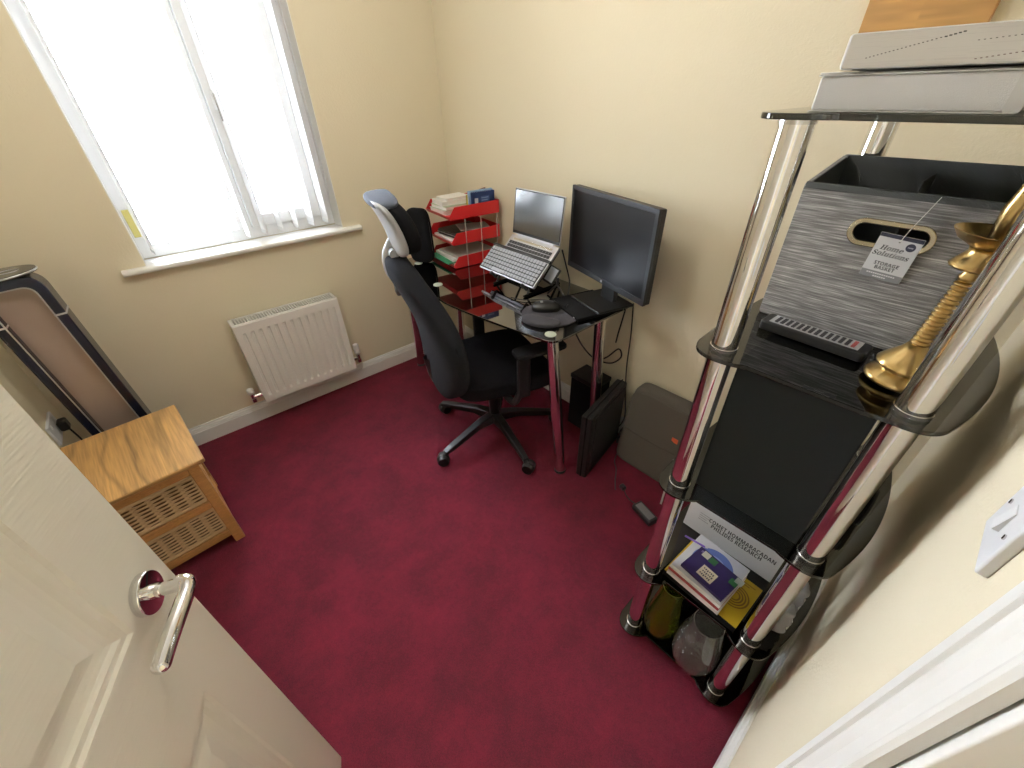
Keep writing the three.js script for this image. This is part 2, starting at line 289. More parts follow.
// door leaf, hinged at the far jamb and open into the room
{
  const d = sgroup('door_1', 'white panelled door standing open, chrome lever handle near its edge', 'door', [2.44, 0, 1.95], Math.PI - 0.3845);
  const LW = 0.749, T = 0.036, y0 = 0.006, y1 = 1.98, st = 0.099, mid = 0.10;
  const cols = [[st, LW / 2 - mid / 2], [LW / 2 + mid / 2, LW - st]], rows = [[0.21, 0.787], [0.976, 1.87]];
  const face = shapeOf([[0, y0], [LW, y0], [LW, y1], [0, y1]]);
  for (const [a, b] of cols) for (const [c, e] of rows) { const h = new THREE.Path(); h.moveTo(a, c); h.lineTo(b, c); h.lineTo(b, e); h.lineTo(a, e); h.closePath(); face.holes.push(h); }
  const skin = extrude(face, 0.010);
  mesh('leaf', merge([box(0, LW, y0, y1, -T + 0.010, -0.010), boxUV(skin.clone().translate(0, 0, -0.010)), boxUV(skin.clone().translate(0, 0, -T))]), M.doorPaint, d);
  const ring = [[0, 0], [0.005, -0.0025], [0.013, -0.003], [0.020, -0.0055], [0.028, -0.0065], [0.038, -0.0065], [0.060, -0.002], [0.064, -0.002]];
  const panelGeo = (a, b, c, e, s) => {
    const pos = [], quad = (p, q, r, t) => (s > 0 ? pos.push(...p, ...q, ...r, ...p, ...r, ...t) : pos.push(...p, ...r, ...q, ...p, ...t, ...r));
    const corner = ([i, z]) => { const zz = s > 0 ? z : -T - z; return [[a + i, c + i, zz], [b - i, c + i, zz], [b - i, e - i, zz], [a + i, e - i, zz]]; };
    for (let k = 0; k < ring.length - 1; k++) { const A = corner(ring[k]), B = corner(ring[k + 1]); for (let m = 0; m < 4; m++) quad(A[m], A[(m + 1) % 4], B[(m + 1) % 4], B[m]); }
    const C = corner(ring[ring.length - 1]); quad(C[0], C[1], C[2], C[3]);
    const g = new THREE.BufferGeometry(); g.setAttribute('position', new THREE.Float32BufferAttribute(pos, 3)); g.computeVertexNormals(); return boxUV(g);
  };
  for (const [a, b] of cols) for (const [c, e] of rows) { mesh('panel', panelGeo(a, b, c, e, 1), M.doorPaint, d); mesh('panel', panelGeo(a, b, c, e, -1), M.doorPaint, d); }
  for (const s of [1, -1]) {
    const hx = LW - 0.056, hy = 0.985, zf = s > 0 ? 0 : -T;
    const h = new THREE.Group(); h.name = 'door_handle'; d.add(h); h.position.set(hx, hy, zf); if (s < 0) { h.scale.z = -1; }
    mesh('rose', lathe([[0, 0], [0.0275, 0], [0.0277, 0.008], [0.0265, 0.0105], [0.0, 0.0108]], 40).rotateX(Math.PI / 2), M.chrome, h);
    const neck = merge([rod(V3(0, 0, 0.010), V3(0, 0, 0.020), 0.0105, 0.0095), rod(V3(0, 0, 0.020), V3(0, 0, 0.044), 0.0085, 0.0095)]);
    mesh('neck', neck, M.chrome, h);
    const pts = [[0.003, 0, 0.040], [0.001, 0, 0.048], [-0.009, 0.001, 0.0525], [-0.030, 0.002, 0.053], [-0.055, 0.001, 0.051], [-0.080, -0.002, 0.048], [-0.098, -0.005, 0.046]];
    const g = tube(pts, 0.0098, 40, 16);
    const endA = new THREE.SphereGeometry(0.0098, 16, 10).translate(...pts[0]), endB = new THREE.SphereGeometry(0.0098, 16, 10).translate(...pts[pts.length - 1]);
    mesh('lever', merge([g, endA, endB]), M.chrome, h);
  }
}
// light switch on the right wall
{
  const s = thing('light_switch', 'white single rocker light switch beside the door architrave', 'light switch');
  const y0 = 1.120, y1 = 1.206, z0 = 0.953, z1 = 1.039;
  mesh('plate', rbox(W - 0.010, W, y0, y1, z0, z1, 0.0025), M.switchWhite, s);
  const yc = (y0 + y1) / 2, zc = (z0 + z1) / 2, r = extrude(shapeOf([[0.001, -0.013], [-0.0050, -0.013], [-0.0008, 0.013], [0.001, 0.013]]), 0.016);
  mesh('rocker', r.translate(0, 0, -0.008).translate(W - 0.010, yc, zc), M.switchWhite, s);
  for (const dz of [-0.030, 0.030]) { const k = mesh('screw', rod(V3(W - 0.0112, yc, zc + dz), V3(W - 0.009, yc, zc + dz), 0.0028), M.satin, s); mesh('slot', box(W - 0.0116, W - 0.0108, yc - 0.0022, yc + 0.0022, zc + dz - 0.0004, zc + dz + 0.0004), M.slot, k); }
}
// socket with plug on the left wall
{
  const s = thing('wall_socket', 'white wall socket on the left wall behind the cabinet', 'socket');
  mesh('plate', rbox(0.115, 0.261, 0.40, 0.486, L - 0.010, L, 0.003), M.switchWhite, s);
  for (const x of [0.15, 0.226]) { mesh('rocker', rbox(x - 0.006, x + 0.006, 0.462, 0.478, L - 0.014, L - 0.009, 0.001), M.switchWhite, s); }
  const p = thing('mains_plug', 'black mains plug pushed into the left wall socket', 'plug');
  mesh('body', rbox(0.13, 0.176, 0.408, 0.452, L - 0.040, L - 0.0105, 0.008, 3), M.blackPlastic, p);
  mesh('cable', tube([[0.153, 0.41, L - 0.03], [0.155, 0.385, L - 0.034], [0.16, 0.33, L - 0.04], [0.19, 0.2, L - 0.04], [0.2, 0.05, L - 0.05], [0.22, 0.006, L - 0.08]], 0.0035, 40, 8), M.blackPlastic, p);
}
// wooden board on the desk wall, top right
tag(mesh('wooden_board', rbox(1.893, 2.122, 1.600, 2.05, 0.001, 0.022, 0.002), M.board), 'wooden board hung high on the wall behind the shelving unit', 'board');

// unseen ceiling lamp lighting the shaded walls: an opal globe on a short drop
{
  const c = thing('unseen_ceiling_lamp', 'unseen opal globe lamp under the ceiling, placed to light the shaded walls', 'lamp', [1.15, 0, 1.10]);
  mesh('ceiling_rose', lathe([[0, H], [0.05, H], [0.048, H - 0.012], [0.015, H - 0.022], [0, H - 0.022]].reverse(), 32), M.white, c);
  mesh('rod', rod(V3(0, H - 0.14, 0), V3(0, H - 0.02, 0), 0.006), M.white, c);
  mesh('globe', new THREE.SphereGeometry(0.11, 32, 20).translate(0, H - 0.24, 0), std({ color: lin(0.9, 0.88, 0.84), roughness: 0.4, emissive: lin(1, 0.955, 0.88), emissiveIntensity: 2 }), c);
  const p = new THREE.PointLight(lin(1, 0.955, 0.88), 1.35, 0, 2); p.position.set(0, H - 0.24, 0); p.castShadow = true; p.shadow.radius = 5.5; p.name = 'unseen_lamp_light'; c.add(p);
}

// ====================== RADIATOR ======================
{
  const r = thing('radiator', 'white ribbed panel radiator under the window', 'radiator', [0, 0, 0]);
  const z0 = 0.868, z1 = 1.374, y0 = 0.164, y1 = 0.611, X = 0.122, B = 0.026;
  // pressed front panel: vertical flutes
  const n = 13, pts = []; const step = (z1 - z0 - 0.03) / n;
  const panel = (x, s) => {
    const seg = 8, N = n * seg, rows = [[y0, 0, 0], [y0 + 0.012, 0, 0], [y0 + 0.034, 0, 0], [y0 + 0.046, 1, 0], [y1 - 0.052, 1, 0], [y1 - 0.040, 0, 0], [y1 - 0.010, 0, 0], [y1, 0, 0]];
    const pos = [], idx = [], cols = [z0]; const depth = [0];
    for (let i = 0; i < n; i++) for (let k = 0; k < seg; k++) { cols.push(z0 + 0.015 + (i + k / seg) * step); depth.push([0, 0, 0, 1, 1, 1, 0, 0][k]); }
    cols.push(z1); depth.push(0);
    for (const [y, d] of rows) cols.forEach((z, c) => pos.push(x + s * (0.008 - 0.009 * (d ? depth[c] : 0)), y, z));
    const C = cols.length; for (let a = 0; a < rows.length - 1; a++) for (let c = 0; c < C - 1; c++) { const p = a * C + c; idx.push(p, p + C, p + 1, p + 1, p + C, p + C + 1); }
    const g = new THREE.BufferGeometry(); g.setAttribute('position', new THREE.Float32BufferAttribute(pos, 3)); g.setIndex(idx); return boxUV(toCreasedNormals(g, 0.4));
  };
  const thick = merge([panel(X, 1), box(X - 0.012, X - 0.002, y0, y1 - 0.002, z0, z1), box(X - 0.002, X + 0.008, y0, y0 + 0.001, z0, z1), box(X - 0.002, X + 0.008, y1 - 0.001, y1, z0, z1)]);
  mesh('front_panel', thick, M.radiator, r);
  mesh('rear_panel', box(B + 0.004, B + 0.014, y0, y1 - 0.002, z0, z1), M.radiator, r);
  // fins between the panels
  const fins = []; for (let z = z0 + 0.02; z < z1 - 0.01; z += 0.025) fins.push(box(B + 0.014, X - 0.012, y0 + 0.02, y1 - 0.03, z, z + 0.0012));
  tag(mesh('fins', merge(fins), M.radiator, r), null, null, null, 'stuff');
  mesh('side_panel', rbox(B, X + 0.001, y0 + 0.03, y1 + 0.002, z0 - 0.002, z0 + 0.0005, 0.0005), M.radiator, r);
  mesh('side_panel', rbox(B, X + 0.001, y0 + 0.03, y1 + 0.002, z1 - 0.0005, z1 + 0.002, 0.0005), M.radiator, r);
  const bars = [box(B, B + 0.012, y1, y1 + 0.003, z0 - 0.002, z1 + 0.002), box(X - 0.012, X + 0.001, y1, y1 + 0.003, z0 - 0.002, z1 + 0.002), box(B, X, y1, y1 + 0.003, z0 - 0.002, z0 + 0.012), box(B, X, y1, y1 + 0.003, z1 - 0.012, z1 + 0.002)];
  const nb = 38; for (let i = 0; i <= nb; i++) { const z = z0 + 0.012 + (z1 - z0 - 0.024) * i / nb; bars.push(box(B + 0.01, X - 0.01, y1, y1 + 0.003, z - 0.0021, z + 0.0021)); }
  mesh('top_grille', merge(bars), M.radiator, r);
  for (const z of [z0 + 0.08, z1 - 0.11]) mesh('bracket', box(0, B + 0.006, y0 + 0.06, y1 - 0.06, z, z + 0.03), M.radiator, r);
  for (const [z, s, cap] of [[z0, -1, 1], [z1, 1, 0]]) {
    const vz = z + s * 0.045, vx = 0.075, vy = y0 + 0.03;
    const v = mesh('valve', merge([rod(V3(0.0, vy - 0.022, vz), V3(vx, vy - 0.022, vz), 0.0075), rod(V3(vx, vy - 0.03, vz), V3(vx, vy - 0.008, vz), 0.014, 0.014, 6), rod(V3(vx, vy - 0.01, vz), V3(vx, vy + 0.022, vz), 0.011), rod(V3(vx, vy, vz), V3(vx, vy, z + s * 0.010), 0.009), rod(V3(vx, vy, z + s * 0.026), V3(vx, vy, z), 0.013, 0.013, 6)]), M.chrome, r);
    mesh('valve_cap', cap ? lathe([[0, 0.018], [0.017, 0.02], [0.018, 0.03], [0.014, 0.036], [0.014, 0.042], [0.0175, 0.046], [0.017, 0.075], [0.012, 0.08], [0, 0.08]], 24).translate(vx, vy + 0.012, vz) : lathe([[0, 0.018], [0.014, 0.02], [0.0165, 0.03], [0.0165, 0.046], [0.013, 0.052], [0, 0.053]], 24).translate(vx, vy, vz), M.radiator, v);
  }
}

// ====================== CABINET WITH WICKER DRAWERS ======================
{
  // local: front faces +x, base centre at origin
  const c = thing('bedside_cabinet', 'light oak cabinet with two wicker drawers beside the open door', 'cabinet', [0.592, 0, 1.884], 0.075);
  const hx = 0.212, hz = 0.178, Ht = 0.440, lt = 0.036;
  const tw = new THREE.Shape(); mesh('top', rbox(-hx - 0.012, hx + 0.018, Ht, Ht + 0.018, -hz - 0.024, hz + 0.024, 0.006, 3), M.wood, c);
  for (const sx of [-1, 1]) for (const sz of [-1, 1]) mesh('leg', rbox(sx > 0 ? hx - lt : -hx, sx > 0 ? hx : -hx + lt, 0, Ht, sz > 0 ? hz - lt : -hz, sz > 0 ? hz : -hz + lt, 0.003), M.frameWood, c);
  for (const [a, b] of [[0.40, 0.44], [0.220, 0.252], [0.045, 0.078]]) {
    mesh('front_rail', rbox(hx - 0.022, hx - 0.002, a, b, -hz + lt, hz - lt, 0.002), M.frameWood, c);
    for (const s of [-1, 1]) mesh('side_rail', rbox(-hx + lt, hx - lt, a, b, s * (hz - 0.012) - 0.009, s * (hz - 0.012) + 0.009, 0.002), M.frameWood, c);
    mesh('runner_shelf', box(-hx + 0.004, hx - 0.022, a + 0.006, a + 0.012, -hz + 0.01, hz - 0.01), M.frameWood, c);
  }
  for (const [a, b] of [[0.256, 0.396], [0.082, 0.216]]) {
    const dr = new THREE.Group(); dr.name = 'drawer'; c.add(dr);
    mesh('liner', merge([box(-hx + 0.03, hx - 0.024, a + 0.006, b - 0.006, -hz + lt + 0.002, -hz + lt + 0.006), box(-hx + 0.03, hx - 0.024, a + 0.006, b - 0.006, hz - lt - 0.006, hz - lt - 0.002), box(hx - 0.028, hx - 0.020, a + 0.004, b - 0.004, -hz + lt + 0.002, hz - lt - 0.002), box(-hx + 0.03, -hx + 0.036, a + 0.006, b - 0.006, -hz + lt, hz - lt), box(-hx + 0.03, hx - 0.024, a + 0.004, a + 0.008, -hz + lt, hz - lt)]), M.wickerDark, dr);
    const strands = [], z0 = -hz + lt + 0.004, z1 = hz - lt - 0.004, ns = 15, bays = 6;
    for (let i = 0; i < ns; i++) {
      const y = a + 0.014 + (b - a - 0.028) * i / (ns - 1), pts = [];
      for (let k = 0; k <= bays * 4; k++) { const t = k / (bays * 4); pts.push([hx - 0.013 + 0.0055 * Math.sin(t * bays * Math.PI + (i % 2) * Math.PI + 0.4), y, z0 + (z1 - z0) * t]); }
      strands.push(tube(pts, 0.0036, bays * 6, 5));
    }
    tag(mesh('wicker_weave', merge(strands), M.wicker, dr), null, null, null, 'stuff');
    const stakes = []; for (let k = 0; k <= bays; k++) { const z = z0 + (z1 - z0) * k / bays; stakes.push(rod(V3(hx - 0.0145, a + 0.006, z), V3(hx - 0.0145, b - 0.006, z), 0.004, 0.004, 8)); }
    mesh('stakes', merge(stakes), M.wicker, dr);
    for (const y of [a + 0.006, b - 0.006]) mesh('rim', tube([[hx - 0.012, y, z0], [hx - 0.009, y, 0], [hx - 0.012, y, z1]], 0.006, 20, 8), M.wicker, dr);
    // woven side seen through the open frame
    const side = []; for (let i = 0; i < ns; i++) { const y = a + 0.014 + (b - a - 0.028) * i / (ns - 1); side.push(rod(V3(-hx + lt, y, -hz + lt - 0.006), V3(hx - lt, y, -hz + lt - 0.006), 0.0032, 0.0032, 6)); }
    tag(mesh('wicker_side', merge(side), M.wicker, dr), null, null, null, 'stuff');
  }
}

// ====================== TOWER FAN ======================
{
  const f = thing('tower_fan', 'tall bladeless tower fan, navy loop with rose inner panel', 'fan', [0.235, 0, 1.876], -0.04);
  // local: loop plane spans z, faces +x
  mesh('base', lathe([[0, 0], [0.112, 0], [0.115, 0.006], [0.110, 0.016], [0.06, 0.026], [0.05, 0.05], [0, 0.05]], 48), M.greyPlastic, f);
  mesh('lower_body', lathe([[0, 0.045], [0.062, 0.045], [0.066, 0.06], [0.066, 0.20], [0.058, 0.215], [0, 0.215]], 48), M.navy, f);
  const top = 1.03, r = 0.055, hw = 0.090;
  const loop = (o) => { const s = roundRect(-hw - o, hw + o, 0.20, top + o, r + o * 0.6); return s; };
  const outer = loop(0), inner = roundRect(-hw + 0.025, hw - 0.025, 0.24, top - 0.030, 0.034);
  outer.holes.push(inner);
  mesh('loop', extrude(outer, 0.070, 0.004, 10).translate(0, 0, -0.035).rotateY(Math.PI / 2), M.navy, f);
  const rimO = roundRect(-hw + 0.0235, hw - 0.0235, 0.238, top - 0.0285, 0.035), rimI = roundRect(-hw + 0.0275, hw - 0.0275, 0.242, top - 0.0325, 0.032); rimO.holes.push(rimI);
  mesh('rim', extrude(rimO, 0.082, 0, 10).translate(0, 0, -0.041).rotateY(Math.PI / 2), M.silver, f);
  mesh('inner_panel', extrude(roundRect(-hw + 0.025, hw - 0.025, 0.24, top - 0.030, 0.034), 0.03, 0, 10).translate(0, 0, -0.02).rotateY(Math.PI / 2), M.rose, f);
  for (const s of [-1, 1]) mesh('joint_ring', rbox(-0.040, 0.040, 0.885, 0.892, s * (hw - 0.012) - 0.0175, s * (hw - 0.012) + 0.0175, 0.002), M.silver, f);
  const cap = mesh('control_top', new THREE.CylinderGeometry(1, 1, 0.010, 48).scale(0.072, 1, 0.098).translate(0, top + 0.012, 0), M.fanTop, f);
  mesh('control_rim', new THREE.TorusGeometry(1, 0.03, 8, 60).rotateX(Math.PI / 2).scale(0.072, 0.10, 0.098).translate(0, top + 0.012, 0), M.silver, cap);
  mesh('control_ring', new THREE.TorusGeometry(0.020, 0.0012, 6, 40).rotateX(Math.PI / 2).scale(1, 1, 1.4).translate(0, top + 0.0175, -0.028), M.silver, cap);
  mesh('button', rod(V3(0, top + 0.016, 0.02), V3(0, top + 0.0185, 0.02), 0.007), M.greyPlastic, cap);
  for (const m of f.children) if (m.name !== 'base') m.rotation.x = 0.05;
}

// ====================== OFFICE CHAIR ======================
{
  const A = 0.29; // turned a little away from the desk's normal
  const c = thing('office_chair', 'black fabric office chair with headrest pushed up to the glass desk', 'chair', [0.979, 0, 0.489], -A);
  const hubR = 0.036;
  mesh('hub', lathe([[0, 0.070], [0.036, 0.072], [0.042, 0.10], [0.034, 0.128], [0, 0.13]], 24), M.greyPlastic, c);
  for (let i = 0; i < 5; i++) {
    const ph = (13 + 72 * i) * Math.PI / 180 - A, dx = Math.cos(ph), dz = Math.sin(ph);
    const s = shapeOf([[0.02, 0.075], [0.02, 0.126], [0.10, 0.124], [0.30, 0.088], [0.335, 0.078], [0.34, 0.064], [0.30, 0.068], [0.12, 0.094]]);
    const g = extrude(s, 0.026, 0.004).translate(0, 0, -0.013);
    const p = g.attributes.position; for (let k = 0; k < p.count; k++) p.setZ(k, p.getZ(k) * (1.35 - 1.6 * Math.max(0, p.getX(k) - 0.03)));
    g.computeVertexNormals();
    const leg = mesh('leg', g.rotateY(-ph), M.blackPlastic, c);
    const cx = 0.338 * dx, cz = 0.338 * dz, ta = ph + 0.9 + i * 1.3, ax = Math.cos(ta), az = Math.sin(ta);
    const w = new THREE.Group(); w.name = 'caster'; c.add(w);
    const ox = cx + az * 0.014, oz = cz - ax * 0.014;
    for (const s2 of [-1, 1]) mesh('wheel', rod(V3(ox + ax * 0.006 * s2, 0.030, oz + az * 0.006 * s2), V3(ox + ax * 0.027 * s2, 0.030, oz + az * 0.027 * s2), 0.030, 0.026, 24), M.blackPlastic, w);
    mesh('fork', merge([rod(V3(ox - ax * 0.006, 0.0325, oz - az * 0.006), V3(ox + ax * 0.006, 0.0325, oz + az * 0.006), 0.031, 0.031, 24), rod(V3(cx, 0.04, cz), V3(cx, 0.072, cz), 0.008)]), M.greyPlastic, w);
  }
  mesh('gas_column', merge([rod(V3(0, 0.12, 0), V3(0, 0.27, 0), 0.026), rod(V3(0, 0.27, 0), V3(0, 0.37, 0), 0.016)]), M.blackPlastic, c);
  mesh('mechanism', rbox(-0.09, 0.09, 0.345, 0.395, -0.13, 0.15, 0.012, 3), M.blackPlastic, c);
  mesh('seat', cushion(0.50, 0.105, 0.49, 5, (x, y, z) => [x * (1 - 0.10 * (z + 0.245) / 0.49 * (z > 0 ? 1 : 0)), y + 0.415 - (z < -0.14 ? 2.2 * (z + 0.14) ** 2 : 0) + 0.25 * x * x, z - 0.02], 24), M.blackFabric, c);
  // backrest: reclined, lumbar bulge, narrower at top and bottom
  const back = (y) => { const t = (y - 0.42) / 0.60; return 0.252 + 0.08 * t + 0.05 * Math.pow(Math.max(0, t - 0.1), 2) - 0.035 * Math.sin(Math.PI * Math.min(1, t * 1.15)); };
  const halfW = (y) => { const t = (y - 0.42) / 0.60; return 1.0 - 0.42 * Math.pow(Math.abs(t - 0.42) / 0.58, 2.2) * (t > 0.42 ? 1 : 0.75); };
  const bk = mesh('backrest', cushion(0.52, 0.64, 0.115, 4, (x, y, z) => { const Y = 0.700 + y; return [x * halfW(Y), Y, back(Y) + z - 0.35 * x * x]; }, 30), M.chairFabric, c);
  // seam piping round the edge
  const seam = []; for (let i = 0; i <= 60; i++) { const t = i / 60 * Math.PI * 2, yy = 0.700 + 0.312 * Math.sign(Math.sin(t)) * Math.pow(Math.abs(Math.sin(t)), 0.55), xx = 0.253 * Math.sign(Math.cos(t)) * Math.pow(Math.abs(Math.cos(t)), 0.55) * halfW(yy); seam.push(V3(xx, yy, back(yy) - 0.35 * xx * xx + 0.004)); }
  mesh('piping', new THREE.TubeGeometry(new THREE.CatmullRomCurve3(seam, true), 160, 0.005, 6, true), M.blackFabric, bk);
  mesh('back_bracket', merge([tube([[0, 0.37, 0.13], [0, 0.36, 0.22], [0, 0.42, 0.275], [0, 0.55, 0.30]], 0.024, 30, 10)]), M.blackPlastic, c);
  mesh('knob', rod(V3(0.05, 0.42, 0.20), V3(0.085, 0.42, 0.20), 0.016), M.greyPlastic, c);
  // neck and headrest
  const nk = mesh('headrest_bracket', merge([tube([[0, 0.90, 0.362], [0, 0.96, 0.392], [0, 1.02, 0.390], [0, 1.07, 0.360]], 0.019, 24, 12)]), M.shell, c);
  mesh('bracket_cover', rbox(-0.026, 0.026, 0.86, 0.99, 0.362, 0.386, 0.008, 3), M.blackPlastic, nk);
  mesh('bracket_hinge', rod(V3(-0.05, 1.03, 0.372), V3(0.05, 1.03, 0.372), 0.017), M.shell, nk);
  const hr = new THREE.Group(); hr.name = 'headrest'; c.add(hr); hr.position.set(0, 1.125, 0.322); hr.rotation.x = 0.05;
  const hb = (x, y, z) => { const t = (y + 0.1) / 0.2; return [x * (1 - 0.12 * (1 - t)), y, z + 0.055 * t * t - 0.9 * x * x]; };
  mesh('cushion', cushion(0.285, 0.205, 0.085, 3.2, hb, 20), M.blackFabric, hr);
  mesh('shell', cushion(0.282, 0.200, 0.030, 5, (x, y, z) => { const q = hb(x, y, z); return [q[0], q[1], q[2] + 0.036]; }, 20), M.shell, hr);
  mesh('top_cloth', cushion(0.25, 0.035, 0.095, 3, (x, y, z) => { const q = hb(x, 0.092, z); return [q[0], 0.092 + y - 0.6 * x * x, q[2] + 0.006]; }, 16), M.paleFabric, hr);
  // arms
  for (const s of [-1, 1]) {
    const a = new THREE.Group(); a.name = 'armrest'; c.add(a);
    mesh('arm_post', merge([tube([[s * 0.10, 0.385, 0.02], [s * 0.20, 0.375, 0.015], [s * 0.262, 0.375, 0.0], [s * 0.272, 0.42, -0.02]], 0.016, 24, 10), rbox(s * 0.272 - 0.012, s * 0.272 + 0.012, 0.40, 0.60, -0.07, -0.01, 0.008, 2)]), M.blackPlastic, a);
    mesh('arm_pad', cushion(0.085, 0.026, 0.24, 5, (x, y, z) => [x + s * 0.252, y + 0.612, z - 0.125], 14), M.mattBlack, a);
  }
  // height lever with paddle
  const lv = mesh('lever', tube([[-0.08, 0.37, 0.08], [-0.16, 0.355, 0.14], [-0.20, 0.32, 0.20]], 0.006, 20, 8), M.greyPlastic, c);
  mesh('lever_paddle', cushion(0.03, 0.085, 0.022, 2.6, (x, y, z) => [x - 0.205, y + 0.285, z + 0.21], 10), M.greyPlastic, lv);
}

// ====================== DESK ======================
{
  const d = thing('glass_desk', 'black glass desk with bowed front edge on thick chrome legs', 'desk');
  const x0 = 0.143, x1 = 1.395, zb = 0.020, zc = 0.50, xm = (x0 + x1) / 2;
  const s = new THREE.Shape(); // (x, -z)
  s.moveTo(x0 + 0.02, -zb); s.lineTo(x1 - 0.02, -zb); s.quadraticCurveTo(x1, -zb, x1, -zb - 0.02); s.lineTo(x1 + 0.003, -zc + 0.04);
  s.quadraticCurveTo(x1 + 0.002, -zc - 0.012, x1 - 0.05, -zc - 0.02); s.quadraticCurveTo(xm + 0.10, -0.618, xm - 0.02, -0.600); s.quadraticCurveTo(x0 + 0.3, -0.59, x0 + 0.05, -zc - 0.02);
  s.quadraticCurveTo(x0, -zc - 0.012, x0, -zc + 0.04); s.lineTo(x0, -zb - 0.02); s.quadraticCurveTo(x0, -zb, x0 + 0.02, -zb);
  const top = mesh('glass_top', extrude(s, 0.007, 0.0015, 24).rotateX(-Math.PI / 2).translate(0, DESK_Y - 0.0085, 0), M.blackGlass, d);
  for (const [tx, tz, fx, fz] of [[1.352, 0.470, 1.418, 0.442], [1.366, 0.190, 1.395, 0.170], [0.20, 0.470, 0.125, 0.442], [0.19, 0.120, 0.14, 0.11]]) {
    const yt = DESK_Y - 0.0085;
    const l = mesh('leg', rod(V3(fx, 0.012, fz), V3(tx, yt - 0.012, tz), 0.0255, 0.0255, 32), M.chrome, d);
    mesh('foot', rod(V3(fx, 0, fz), V3(fx, 0.014, fz), 0.027, 0.027, 32), M.greyPlastic, l);
    mesh('cup', rod(V3(tx, yt - 0.014, tz), V3(tx, yt, tz), 0.0275, 0.0275, 32), M.chrome, l);
  }
  for (const [x, z] of [[1.343, 0.470], [0.602, 0.512], [0.253, 0.417]]) mesh('disc', rod(V3(x, DESK_Y - 0.0005, z), V3(x, DESK_Y + 0.0022, z), 0.0235, 0.0225, 32), std({ color: lin(0.48, 0.53, 0.44), roughness: 0.35, metalness: 0.2 }), d);
}
// black padded case at the desk's left end
{
  const c = thing('padded_case', 'black padded case standing upright on the desk beside the red trays', 'case', [0.262, DESK_Y + 0.003, 0.388], 0.5);
  mesh('body', cushion(0.145, 0.285, 0.062, 4.5, (x, y, z) => [x * (1 - 0.10 * (y + 0.14) / 0.28), y + 0.1425, z], 18), M.blackFabric, c);
  const zp = []; for (let i = 0; i <= 40; i++) { const t = i / 40 * Math.PI * 2, y = 0.1425 + 0.138 * Math.sign(Math.sin(t)) * Math.pow(Math.abs(Math.sin(t)), 0.5), x = 0.0705 * Math.sign(Math.cos(t)) * Math.pow(Math.abs(Math.cos(t)), 0.5); zp.push(V3(x * (1 - 0.10 * y / 0.28), y, 0.004)); }
  mesh('zip', new THREE.TubeGeometry(new THREE.CatmullRomCurve3(zp, true), 120, 0.003, 6, true), M.greyPlastic, c);
}
